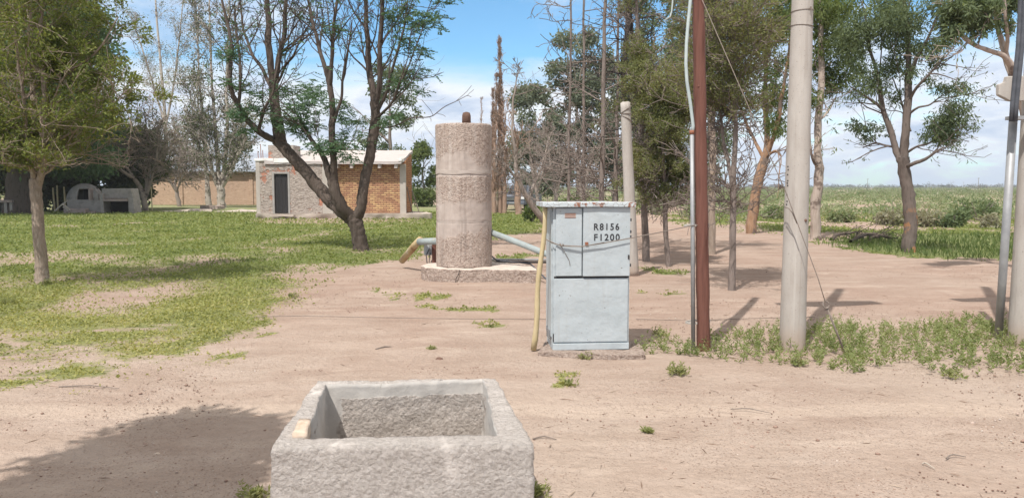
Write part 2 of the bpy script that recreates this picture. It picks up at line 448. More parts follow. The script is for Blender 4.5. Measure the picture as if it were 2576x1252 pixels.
# ------------------------------------------------------------------ tall concrete cylinder on its plinth
def build_tank():
    cx, cy = -0.877, 14.02; zb = .226; zt = 2.77
    pl = empty('plinth', (cx, cy, 0), 0, 'low rough concrete plinth, rounded on the left, under the tall concrete cylinder', 'plinth')
    pts = []
    for k in range(15):
        a = math.radians(178 + k * 6.3)
        pts.append((.78 * math.cos(a), .78 * math.sin(a)))
    xr = .42 - cx
    pts += [(.3, -.80), (.7, -.83), (1.0, -.86), (xr, -.90), (xr + .01, -.6), (xr - .02, -.25), (xr - .20, .12), (.9, .30), (.5, .66), (0, .78), (-.5, .6), (-.72, .3)]
    bm = bmesh.new(); prism(bm, pts, -0.05, zb)
    bmesh.ops.triangulate(bm, faces=[f for f in bm.faces if len(f.verts) > 4])
    bmesh.ops.subdivide_edges(bm, edges=bm.edges[:], cuts=5, use_grid_fill=True)
    roughen(bm, .016, 6, 1); roughen(bm, .009, 22, 2)
    o = obj('plinth_block', bm, [M['plinth'], M['plinth_top']], pl)
    for p in o.data.polygons:
        p.material_index = 1 if p.normal.z > .8 else 0
    # the crack in the plinth's face
    bm = bmesh.new()
    tube(bm, [(-.03, -.795, .225), (-.05, -.805, .15), (-.09, -.81, .08), (-.10, -.805, .0)], .006, 5)
    obj('crack', bm, M['dark'], pl)
    root = empty('concrete_cylinder', (cx, cy, zb), 0, 'tall pinkish concrete cylinder of stacked pipe rings standing on the low plinth', 'water tower')
    h = zt - zb
    prof = []
    N = 110
    for k in range(N + 1):
        z = h * k / N
        r = .505 + .004 * math.sin(z * 3.1)
        for zj in (1.03 - zb, 1.87 - zb):
            r -= .010 * math.exp(-((z - zj) / .010) ** 2)
        if k == N: r -= .012
        prof.append((r, z))
    prof.append((.30, h + .006))
    bm = lathe(bmesh.new(), prof, 132)
    for v in bm.verts:
        d = mnoise.noise_vector(v.co * 4) * .005 + mnoise.noise_vector(v.co * 14) * .004 + mnoise.noise_vector(v.co * 40) * .003
        v.co += d
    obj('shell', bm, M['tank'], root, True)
    for z0, z1, s in ((.80, 1.025 - zb + .0, 1), (1.88 - zb, 1.96 - zb, 2)):
        bm = lathe(bmesh.new(), [(.498, z0), (.5065, z0 + .003), (.5075, (z0 + z1) / 2), (.5065, z1 - .003), (.498, z1)], 132)
        if s == 1:
            bmesh.ops.transform(bm, matrix=Matrix.Translation((0, 0, 0)), verts=bm.verts)
        for v in bm.verts:
            v.co.z += .030 * mnoise.noise(Vector((v.co.x * 5, v.co.y * 5, s + (0 if v.co.z < (z0 + z1) / 2 else 4))))
            v.co += mnoise.noise_vector(v.co * 4) * .004
        obj('joint_band', bm, M['greyplaster2'], root, False)
    bm = lathe(bmesh.new(), [(.080, -.02), (.076, .14), (.062, .19), (.02, .205)], 20, .07, -.28)
    obj('top_stub', bm, M['rust_stub'], root, True, loc=(0, 0, h))
M['greyplaster2'] = plain('smooth_mortar', [(.36, .305, .27), (.44, .385, .345), (.40, .345, .31)], 4, .95, .5, .006, 35)
M['rust_stub'] = plain('rusty_brown_pipe', [(.10, .06, .045), (.17, .10, .075)], 12, .8, .4)
build_tank()

def px_tube(uvys, r, k=12):
    return tube(bmesh.new(), [at(*p) for p in uvys], r, k)
tag(obj('elbow_pipe', tube(bmesh.new(), [at(1106, 606, 14.1), at(1054, 608, 14.5)], .064, 16), M['pipe'], smooth=True),
    'pale blue-grey elbow pipe with a tan spout leaving the left of the concrete cylinder', 'pipe')
obj('spout', tube(bmesh.new(), [at(1057, 603, 14.5), at(1044, 617, 14.8), at(1012, 655, 15.6)], [.066, .07, .066], 16), M['pipe_tan'], bpy.data.objects['elbow_pipe'], True)
tag(obj('sloping_pipe', tube(bmesh.new(), [at(1234, 584, 14.0), at(1300, 609, 13.75), at(1368, 636, 13.5), at(1560, 704, 13.0)], .056, 16), M['pipe'], smooth=True),
    'weathered blue-grey pipe sloping from the concrete cylinder down behind the cabinet', 'pipe')
def build_switchbox():
    p = at(1078, 628, 14.6)
    root = empty('switch_box', (p.x, p.y, 0), .25, 'small pale grey electrical box with hanging cables under the elbow pipe', 'electrical box')
    s = 14.6 / F
    obj('case', box(-11 * s, 8 * s, -.06, .06, p.z - 13 * s, p.z + 14 * s, .008), M['steel'], root)
    obj('cover', box(0, 6.5 * s, -.075, -.061, p.z - 12 * s, p.z + 12 * s, .004), M['galv'], root)
    bm = bmesh.new()
    tube(bm, [(0, -.085, p.z + .02), (-.06, -.10, p.z - .10), (-.04, -.08, p.z - .26), (.02, -.05, p.z - .30), (.06, -.02, p.z - .2)], .010, 6)
    tube(bm, [(.02, -.085, p.z - .05), (.0, -.08, p.z - .2), (-.01, -.06, .02)], .008, 6)
    obj('cable', bm, M['cable'], root)
    q = at(1092, 640, 14.5)
    tag(obj('support_post', box(-.036, .036, -.036, .036, -.1, .62, .006), M['redpost'], None, loc=(q.x, q.y, 0)), 'short reddish brown post beside the small electrical box', 'post')
build_switchbox()
for i, (v, Y, lab) in enumerate(((652, 15.9, 'thin straight pipe lying on the ground behind the plinth, farther of two'), (658, 15.2, 'thin straight pipe lying on the ground behind the plinth, nearer of two'))):
    tag(obj('ground_pipe', tube(bmesh.new(), [at(1150, v, Y), at(1300, v + 1, Y), at(1560, v + 2, Y)], .022, 8), M['dark' if i else 'galv'], smooth=True), lab, 'pipe', 'pipes on the ground behind the plinth')
tag(obj('black_cable', tube(bmesh.new(), [at(1232, 640, 14.5), at(1250, 655, 14.2), at(1300, 659, 14.0), at(1335, 664, 13.9), at(1362, 690, 13.2), at(1385, 712, 12.9)], .014, 6), M['cable'], smooth=True),
    'black cable curling off the back of the plinth', 'cable')

# ------------------------------------------------------------------ grey-blue electrical cabinet
def build_cabinet():
    b = G(1390, 880, .05); k = b.y / F * 1.0
    root = empty('electrical_cabinet', (b.x, b.y, .05), math.radians(4.5), 'grey-blue steel electrical cabinet stencilled R8156 F1200 with a rusty roof', 'electrical cabinet')
    fx = lambda u: (u - 1390) * k
    fz = lambda v: (880 - v) * k
    P = M['steel']; W_, D_ = fx(1587), .46; H_ = fz(515)
    obj('body', box(0, W_, .004, D_, 0, H_, .004), P, root)
    obj('plinth_panel', box(.0, W_ - .002, -.022, .002, .002, fz(863), .004), P, root)
    d = box(fx(1397), fx(1462.5), -.024, .001, fz(690), fz(519), .006)
    dl = obj('door', d, P, root); dl['label'] = 'narrow upper left door with a small faded sticker'
    d = box(fx(1465.5), fx(1585.5), -.034, .001, fz(691), fz(517), .006)
    dr = obj('door', d, P, root); dr['label'] = 'upper right door with stencilled lettering'
    bm = box(fx(1393), fx(1583), -.014, .001, fz(860), fz(697), .006)
    lo = obj('door', bm, P, root); lo['label'] = 'large lower door with dents'
    obj('ledge_shade_strip', box(fx(1393), fx(1585), -.003, .002, fz(696), fz(691.5)), M['dark'], root)  # dark strip standing in for the shade below the upper doors
    # raised rim on the lower door
    # sticker
    bm = box(fx(1418), fx(1447), -.0265, -.0245, fz(543), fz(531))
    st = obj('sticker', bm, M['sticker'], dl)
    for z0, z1 in ((531.5, 533.5), (535, 536.2), (538, 539), (541, 542.8)):
        bm = box(fx(1419), fx(1446), -.0285, -.0266, fz(z1), fz(z0))
        tgt = obj('sticker_print', bm, M['rust'], dl)
    # stencilled writing
    for txt, u0, u1, v0, v1 in (('R8156', 1492.5, 1557, 557, 574.5), ('F1200', 1493, 1558.5, 583.5, 601)):
        cu = bpy.data.curves.new('lettering', 'FONT'); cu.body = txt; cu.space_character = 1.28; cu.offset = .022; cu.extrude = .0
        tmp = bpy.data.objects.new('tmp', cu); COL.objects.link(tmp)
        dg = bpy.context.evaluated_depsgraph_get()
        me = bpy.data.meshes.new_from_object(tmp.evaluated_get(dg))
        bpy.data.objects.remove(tmp)
        xs = [v.co.x for v in me.vertices]; ys = [v.co.y for v in me.vertices]
        sx = (fx(u1) - fx(u0)) / (max(xs) - min(xs)); sy = (fz(v0) - fz(v1)) / (max(ys) - min(ys))
        for v in me.vertices:
            v.co = Vector((fx(u0) + (v.co.x - min(xs)) * sx, -.0362, fz(v1) + (v.co.y - min(ys)) * sy))
        me.materials.clear()
        link_mesh('lettering', me, M['stencil'], dr)
    obj('latch', box(fx(1580), fx(1584), -.042, -.033, fz(648), fz(637), .002), M['dark'], dr)
    obj('latch', box(fx(1470), fx(1478), -.046, -.033, fz(612), fz(604), .003), M['rust'], dr)
    for v in (545, 575, 588, 660):
        obj('hinge', box(fx(1585.6), fx(1589), -.03, -.012, fz(v + 7), fz(v), .001), M['dark'], dr)
    for u, v in ((1398, 605), (1397, 560), (1395, 870)):
        pass
    obj('hinge', box(fx(1390.5), fx(1393), -.012, .0, fz(858), fz(838), .001), M['dark'], lo)
    # side panel and its slots
    sp = obj('side_panel', box(-.012, .001, .03, D_ - .02, fz(848), fz(527), .004), P, root)
    for j in range(5):
        z = fz(836) + .0 - j * .022
        obj('louvre', box(-.022, -.0125, .10, .34, z, z + .010, .002), M['galv'], sp)
    bm = box(fx(1362), fx(1598), -.065, D_ + .05, H_ - .002, H_ + .040, .004)
    finecut(bm, 4); roughen(bm, .005, 7, 4)
    obj('roof', bm, M['roofpaint'], root)
    obj('roof_bracket', slabxz(bmesh.new(), [(-.07, H_ - .003), (-.005, H_ - .003), (-.005, H_ - .22), (-.03, H_ - .06)], .05, .058), P, root)
M['sticker'] = plain('faded_sticker', [(.46, .44, .42), (.52, .46, .42)], 30, .7, .1)
build_cabinet()
bm = bmesh.new()
prism(bm, [(p.x, p.y) for p in (G(1352, 897), G(1500, 905), G(1624, 906), G(1604, 868), G(1380, 862))], -.05, .05)
bmesh.ops.triangulate(bm, faces=[f for f in bm.faces if len(f.verts) > 4]); finecut(bm, 4); roughen(bm, .02, 5, 5); roughen(bm, .008, 20, 6)
tag(obj('cabinet_slab', bm, M['plinth']), 'low crumbling concrete slab under the grey-blue cabinet', 'slab')
b0 = G(1342, 880, .02); t0 = at(1372, 522, 7.52)
bm = bmesh.new()
tube(bm, [b0.lerp(t0, i / 12) + Vector((.010 * math.sin(i * .8), .004 * math.cos(i * 1.3), 0)) for i in range(13)], [.029 - .0006 * i + .0018 * math.sin(i * 2.1) for i in range(13)], 12)
tag(obj('leaning_stick', bm, M['stick'], smooth=True), 'pale peeled wooden stick leaning against the left edge of the cabinet', 'stick')
bm = bmesh.new()
wp = [at(1374, 602, 7.47), at(1390, 611, 7.445), at(1411, 617, 7.44), at(1465, 619.5, 7.44), at(1520, 611, 7.45), at(1590, 598, 7.475), at(1665, 583, 7.62), at(1742, 567, 7.70), at(1785, 564, 7.71)]
tube(bm, wp, .0052, 6)
tube(bm, [p + Vector((0, -.006, .006 * math.sin(i * 2.0))) for i, p in enumerate(wp)][:5], .0045, 6)
tube(bm, [at(1409, 612, 7.43), at(1412, 620, 7.425), at(1417, 614, 7.43)], .008, 6)
tag(obj('tie_wire', bm, M['wire'], smooth=True), 'rusty wire strung across the cabinet front from the leaning stick to the brown post', 'wire')
bm = bmesh.new()
tube(bm, [at(1413, 620, 7.44), at(1424, 640, 7.45), at(1432, 655, 7.455), at(1434, 668, 7.46)], .0025, 5)
tag(obj('loose_wire', bm, M['wire'], smooth=True), 'short loose wire end hanging on the upper left cabinet door', 'wire')
bm = bmesh.new()
tube(bm, [at(u, v, 9.35 + .15 * math.sin(u * .01)) for u, v in ((640, 796), (760, 794), (900, 797), (1060, 800), (1200, 802), (1352, 802), (1500, 803))], .0040, 5)
tag(obj('trip_wire', bm, M['wire']), 'thin rusty wire running low over the sand between lawn and cabinet', 'wire')
bm = bmesh.new()
tube(bm, [at(u, v, 9.5) for u, v in ((1600, 802), (1745, 806), (1900, 800), (2050, 797))], .0040, 5)
tag(obj('trip_wire', bm, M['wire']), 'thin rusty wire running low over the sand behind the brown post', 'wire')

# ------------------------------------------------------------------ posts and poles
def build_redpost():
    b = G(1770, 880)
    tp = at(1757, 0, 7.8); d = (tp - b).normalized()
    root = empty('wooden_post', b, 0, 'reddish brown square post with knots standing right of the cabinet', 'post')
    N = 70; Hh = 6.2
    rings = []
    bm = bmesh.new()
    for i in range(N + 1):
        s = Hh * i / N - .1
        w = .066 - .002 * s + .0022 * math.sin(i * .9) + .002 * mnoise.noise(Vector((0, 0, i * .37)))
        c = d * s
        ring = []
        for j in range(12):
            a = 2 * math.pi * (j + .5) / 12 + .30
            q = (abs(math.cos(a)) ** 5 + abs(math.sin(a)) ** 5) ** (-1 / 5)
            r = w * q * .93
            p = c + Vector((math.cos(a) * r, math.sin(a) * r, 0))
            p += mnoise.noise_vector(p * 9) * .004
            ring.append(bm.verts.new(p))
        rings.append(ring)
    for r0, r1 in zip(rings, rings[1:]):
        for j in range(12): bm.faces.new((r0[j], r0[(j + 1) % 12], r1[(j + 1) % 12], r1[j]))
    bm.faces.new(rings[-1])
    obj('post', bm, M['redpost'], root, True)
    for v in (218, 345, 443, 473, 563, 700, 735, 763):
        c = at(1770 - 13 * (880 - v) / 880 + (4 if v % 2 else -3), v, 7.725) - b
        kb = bmesh.new(); bmesh.ops.create_icosphere(kb, subdivisions=2, radius=.012)
        bmesh.ops.transform(kb, matrix=Matrix.Translation(c) @ Matrix.Diagonal((1, .7, 1.3, 1)), verts=kb.verts)
        obj('knot', kb, M['redpost'], root, True)
    for v in (567, 810):
        c = at(1765 - 13 * (880 - v) / 880, v, 7.8) - b
        pts = []
        for j in range(13):
            a = 2 * math.pi * j / 12
            pts.append(Vector((c.x - .035 + .125 * math.cos(a), c.y + .085 * math.sin(a), c.z + .008 * math.cos(a))))
        for oz in (0, .011):
            obj('wire_tie', tube(bmesh.new(), [p + Vector((0, 0, oz)) for p in pts], .0048, 6), M['lightwire'], root, True)
    # conduit and the hose out of it
    cb = G(1744, 880)
    tag(obj('conduit_pipe', tube(bmesh.new(), [cb, at(1742.5, 600, 7.72), at(1740.5, 334, 7.74)], [.021, .021, .021], 14), M['galv'], smooth=True), 'thin grey conduit pipe tied to the left of the brown post', 'pipe')
    obj('collar', tube(bmesh.new(), [at(1740.5, 338, 7.74), at(1740.3, 328, 7.74)], .0245, 14), M['rust'], bpy.data.objects['conduit_pipe'], True)
    pts = [at(*p) for p in ((1741.5, 336, 7.74), (1744, 318, 7.74), (1737, 262, 7.73), (1728, 205, 7.72), (1725.5, 160, 7.71), (1727, 110, 7.72), (1731, 60, 7.73), (1737, 0, 7.74), (1744, -60, 7.76), (1751, -130, 7.78))]
    tag(obj('hose', tube(bmesh.new(), pts, .0165, 10), M['hose'], smooth=True), 'pale grey-blue hose rising out of the thin conduit beside the brown post', 'hose')
    pts = [at(*p) for p in ((1693, -40, 7.6), (1692, 5, 7.6), (1690, 28, 7.6), (1686, 42, 7.6), (1672, 52, 7.6))]
    tag(obj('hanging_cord', tube(bmesh.new(), pts, .008, 6), M['hose'], smooth=True), 'pale cord end dangling at the top edge left of the brown post', 'cord')
    pts = [at(*p) for p in ((1735, -20, 7.6), (1690, 42, 7.6), (1650, 95, 7.6), (1575, 190, 8.5))]
build_redpost()
def crossarm(root, z, L, yaw):
    pts = [(-L, z + .02), (-L, z + .09), (-.2, z + .17), (.2, z + .17), (L, z + .09), (L, z + .02), (.18, z - .12), (-.18, z - .12)]
    bm = slabxz(bmesh.new(), pts, -.14, .14)
    bmesh.ops.rotate(bm, cent=(0, 0, 0), matrix=Matrix.Rotation(yaw, 3, 'Z'), verts=bm.verts)
    obj('crossarm', bm, M['conc_pole'], root)
def build_concrete_pole():
    b = G(1993, 878)
    root = empty('concrete_pole', b, 0, 'thick pale round concrete pole standing in weeds right of the brown post', 'utility pole')
    prof = [(.128 - .0075 * z, z) for z in [-.1 + 8.1 * k / 60 for k in range(61)]]
    bm = lathe(bmesh.new(), prof, 40)
    for v in bm.verts: v.co += mnoise.noise_vector(v.co * 5) * .0025
    obj('pole', bm, M['conc_pole'], root, True)
    for v, tilt in ((40, .006), (77, -.008)):
        z = CAMH + (471 - v) / F * 7.75; r = .128 - .0075 * z + .003
        bm = bmesh.new()
        tube(bm, [Vector((r * math.cos(a), r * math.sin(a), z + tilt * math.cos(a))) for a in [2 * math.pi * j / 24 for j in range(25)]], .004, 6)
        if v == 40:
            bx(bm, .035, .05, -r - .014, -r, z - .01, z + .02)
        obj('wire_ring', bm, M['wire'], root)
    for j, v in enumerate((420, 428, 440, 455, 461, 467, 490, 506, 514)):
        z = CAMH + (471 - v) / F * 7.75; r = .128 - .0075 * z + .0008; a = math.radians(197 + (j % 2) * 3)
        bm = box(-.0012, .0012, -.008, .008, -.007, .007)
        o = obj('stencil_mark', bm, M['stencil'], root, loc=(r * math.cos(a), r * math.sin(a), z), rot=(0, 0, a))
    z = CAMH + (471 - 553) / F * 7.75; r = .128 - .0075 * z
    bm = bmesh.new(); bmesh.ops.create_icosphere(bm, subdivisions=2, radius=.018)
    obj('chip', bm, M['rust_stub'], root, True, loc=(.055, -r * .9 + .006, z))
    crossarm(root, 5.35, .75, .15)
build_concrete_pole()
def build_guy():
    ring = at(2078, 766, 7.42); ga = G(2133, 893)
    root = empty('guy_wire', ga, 0, 'rusty guy wire with ring and anchor rod crossing in front of the concrete pole', 'guy wire')
    L = lambda p: p - ga
    obj('anchor_rod', tube(bmesh.new(), [L(ga) - Vector((0, 0, .05)), L(ring) + Vector((.006, 0, -.02))], .010, 8), M['wire'], root, True)
    bm = bmesh.new()
    c = L(ring)
    tube(bm, [c + Vector((.03 * math.cos(a), .01 * math.sin(a), .034 * math.sin(a))) for a in [2 * math.pi * j / 16 for j in range(17)]], .0075, 6)
    obj('ring', bm, M['wire'], root, True)
    p = [c + Vector((-.01, 0, .03)), L(at(2058, 700, 7.43)), L(at(2000, 545, 7.47)), L(at(1975, 478, 7.5)), L(at(1940, 400, 7.52)), L(at(1762, -10, 7.72))]
    obj('wire', tube(bmesh.new(), p, .0040, 6), M['wire'], root, True)
    obj('wire_tail', tube(bmesh.new(), [L(at(1974, 521, 7.60)), L(at(1984, 524, 7.52)), L(at(1994, 536, 7.5)), L(at(2005, 562, 7.47))], .0055, 6), M['wire'], root, True)
build_guy()
def build_edge_pole():
    b = G(2570, 866)
    root = empty('concrete_pole', b, 0, 'concrete pole with angular bracket and black cables at the right edge', 'utility pole')
    prof = [(.13 - .0075 * z, z) for z in [-.1 + 8.1 * k / 60 for k in range(61)]]
    bm = lathe(bmesh.new(), prof, 40)
    for v in bm.verts: v.co += mnoise.noise_vector(v.co * 5) * .0025
    obj('pole', bm, M['conc_pole'], root, True)
    Y = b.y - .14
    pts = [at(u, v, Y) for u, v in ((2513, 212), (2513, 239), (2541, 254), (2625, 254), (2660, 239), (2660, 212), (2630, 205), (2630, 190), (2534, 192), (2532, 207))]
    bm = slabxz(bmesh.new(), [(p.x - b.x, p.z) for p in pts], -.14, -.085)
    bmesh.ops.bevel(bm, geom=bm.edges[:], offset=.006, segments=1, affect='EDGES')
    obj('bracket', bm, M['conc_pole'], root)
    crossarm(root, 5.5, .6, .1)
    z = at(2550, 298, Y).z
    x0 = at(2531, 298, Y).x - b.x
    obj('clamp', box(x0, .14, -.22, -.12, z - .018, z + .018, .004), M['galv'], root)
    cb = G(2511, 852); 
    tag(obj('conduit_pipe', tube(bmesh.new(), [cb, at(2522, 700, 7.95), at(2549, 300, 7.93)], .040, 16), M['galv'], smooth=True), 'thick grey conduit pipe leaning up to the pole at the right edge', 'pipe')
    for i, (o, lab) in enumerate(((-5, 'left strand of the thick black cable pair rising from the right conduit'), (5, 'right strand of the thick black cable pair rising from the right conduit'))):
        pts = [at(u + o, v, 7.76 - .02 * i) for u, v in ((2549, 306), (2552, 262), (2558, 200), (2566, 120), (2570, 60), (2572, 0), (2573, -80), (2570, -200))]
        tag(obj('power_cable', tube(bmesh.new(), pts, .022, 10), M['cable'], smooth=True), lab, 'cable', 'black cables at the right edge')
build_edge_pole()
def build_stub_pole():
    b = G(1592, 694)
    top = at(1573, 258, 14.2)
    root = empty('concrete_stub', b, 0, 'short broken-topped concrete pole standing behind the cabinet', 'pole')
    d = top - b
    bm = bmesh.new(); n = 30
    tube(bm, [d * (i / n) for i in range(n + 1)], [.115 - .026 * i / n for i in range(n + 1)], 24)
    for v in bm.verts:
        v.co += mnoise.noise_vector(v.co * 5) * .003
        if v.co.z > d.z - .02: v.co.z += .02 * mnoise.noise(v.co * 12)
    obj('pole', bm, M['conc_pole'], root, True)
    for v, tilt in ((287, .0), (276, .07), (298, -.05)):
        c = at(1574 + (v - 258) * .04, v, 14.2) - b
        bm = bmesh.new()
        tube(bm, [c + Vector((.098 * math.cos(a), .098 * math.sin(a), tilt * math.cos(a))) for a in [2 * math.pi * j / 20 for j in range(21)]], .008, 6)
        obj('wire_wrap', bm, M['wire'], root)
build_stub_pole()
# power poles far out on the plain
for u, v0, v1, Y, lab in ((2182, 449, 473, 620, 'thin distant power pole on the horizon left of the forked tree'), (2461, 447, 473, 560, 'thin distant power pole on the horizon near the right edge'), (2424, 458, 474, 1000, 'smallest distant power pole on the far right horizon')):
    p = at(u, 471, Y); hgt = at(u, v0, Y).z
    root = empty('power_pole', (p.x, Y, 0), 0, lab, 'power pole', 'distant power poles')
    obj('pole', tube(bmesh.new(), [(0, 0, 0), (0, 0, hgt)], [.2, .15], 8), M['wire'], root)
    obj('crossarm', box(-.9, .9, -.08, .08, hgt - .6, hgt - .4), M['wire'], root)

# ------------------------------------------------------------------ the small brick hut
def brick_mat(name, c1, c2, mort, bw=.26, bh=.075, ms=.016, axis='x', plaster=None, zone=.9, thr=(.46, .52), wob=.02):
    m, g = new_mat(name)
    co = g.n('ShaderNodeTexCoord').outputs['Object']
    sp = g.n('ShaderNodeSeparateXYZ', {0: co})
    w = g.noise(co, 3.0, 3, .5)
    wv = g.n('ShaderNodeVectorMath', {0: w.outputs['Color'], 1: (.5, .5, .5)}, operation='SUBTRACT').outputs[0]
    wv = g.n('ShaderNodeVectorMath', {0: wv, 'Scale': wob}, operation='SCALE').outputs[0]
    v = g.n('ShaderNodeCombineXYZ', {0: sp.outputs[0 if axis == 'x' else 1], 1: sp.outputs[2], 2: 0.0}).outputs[0]
    v = g.n('ShaderNodeVectorMath', {0: v, 1: wv}, operation='ADD').outputs[0]
    br = g.n('ShaderNodeTexBrick', {'Vector': v, 'Color1': c4(c1), 'Color2': c4(c2), 'Mortar': c4(mort), 'Scale': 1.0, 'Mortar Size': ms, 'Mortar Smooth': .25, 'Bias': 0.0, 'Brick Width': bw, 'Row Height': bh})
    bw_ = g.n('ShaderNodeTexBrick', {'Vector': v, 'Color1': (0, 0, 0, 1), 'Color2': (1, 1, 1, 1), 'Mortar': (.5, .5, .5, 1), 'Scale': 1.0, 'Mortar Size': ms, 'Mortar Smooth': .25, 'Bias': 0.0, 'Brick Width': bw, 'Row Height': bh})
    n = g.noise(co, 2.2, 6, .65).outputs[0]
    mixf = g.math('ADD', g.math('MULTIPLY', bw_.outputs['Color'], .55), g.math('MULTIPLY', g.smooth(n, .32, .68), .45))
    pal = g.ramp(mixf, [(.08, tuple(x * .72 for x in c2)), (.32, c2), (.58, tuple(.45 * a + .55 * b for a, b in zip(c1, c2))), (.80, c1), (.97, tuple(min(1, x * 1.22) for x in c1))])
    col = g.mix(br.outputs['Fac'], pal, c4(mort))
    col = g.mix(g.math('MULTIPLY', g.smooth(g.noise(co, 9, 5, .7).outputs[0], .50, .70), .35), col, c4(tuple(x * .55 for x in c2)))
    fine = g.noise(co, 22, 5, .7).outputs[0]
    h = g.math('ADD', g.math('MULTIPLY', br.outputs['Fac'], -1.0), g.math('MULTIPLY', fine, .5))
    if plaster:
        z = g.smooth(g.noise(g.n('ShaderNodeMapping', {0: co, 1: (2.7, .4, 5.2), 3: (1, 1, .8)}).outputs[0], zone, 5, .6, .3).outputs[0], *thr)
        lump = g.noise(g.n('ShaderNodeMapping', {0: co, 3: (1, 1, 2.0)}).outputs[0], 5.5, 5, .6, 1.2).outputs[0]
        pc = g.ramp(lump, [(.34, plaster[0]), (.48, plaster[1]), (.62, plaster[2])])
        col = g.mix(z, col, pc)
        h = g.math('ADD', g.math('MULTIPLY', h, g.math('SUBTRACT', 1.0, z)), g.math('MULTIPLY', z, g.math('MULTIPLY', lump, 5.0)))
    finish(g, col, .93, h, 0.9, .018, .12)
    return m
M['brick_y'] = brick_mat('ochre_brick', (.56, .37, .19), (.40, .215, .13), (.20, .12, .08), .30, .10, .016, wob=.035)
M['brick_y_side'] = brick_mat('ochre_brick_side', (.50, .26, .11), (.40, .17, .085), (.20, .12, .08), .30, .098, .014, 'y')
M['brick_p'] = brick_mat('brick_under_render', (.44, .20, .135), (.38, .175, .12), (.35, .25, .20), .30, .16, .010, plaster=((.21, .175, .15), (.37, .315, .275), (.45, .39, .345)), zone=1.1, thr=(.40, .45))
M['brick_p_side'] = M['greyplaster']
M['brick_b'] = brick_mat('pale_brick', (.56, .385, .275), (.48, .31, .215), (.54, .42, .33), .27, .085, .014)
def tin():
    m, g = new_mat('blue_grey_tin_sheet')
    co = g.n('ShaderNodeTexCoord').outputs['Object']
    w = g.n('ShaderNodeTexWave', {'Vector': co, 'Scale': 2.2, 'Distortion': 0.0}, wave_type='BANDS', bands_direction='X').outputs['Color']
    n = g.noise(co, .6, 5, .6).outputs[0]
    col = g.ramp(n, [(.3, (.27, .31, .37)), (.7, (.36, .40, .46))])
    finish(g, col, .55, w, .5, .03, .3, .2)
    return m
M['tin'] = tin()
M['column'] = plain('cement_column', [(.36, .325, .285), (.45, .41, .365)], 3, .95, .5, .006, 30)
M['roofslab'] = plain('pale_roof_membrane', [(.40, .355, .335), (.47, .425, .405), (.43, .385, .365)], 1.6, .95, .5, .02, 9)
M['doorsteel'] = plain('dark_grey_door', [(.022, .021, .022), (.033, .031, .032)], 3, .6, .2, .004, 20, stretch=(6, 1, .2))
M['soot'] = plain('soot', [(.012, .011, .010), (.03, .027, .025)], 4, 1, .3)
M['ovenclay'] = plain('smoky_cement', [(.17, .15, .137), (.31, .28, .255), (.235, .212, .193)], 1.6, .95, .5, .01, 18)
M['ovenpale'] = plain('pinkish_cement', [(.26, .205, .18), (.36, .29, .255)], 3, .95, .5, .01, 18)
M['broken'] = plain('broken_concrete', [(.40, .34, .29), (.52, .45, .39)], 3, .95, .6, .02, 16)

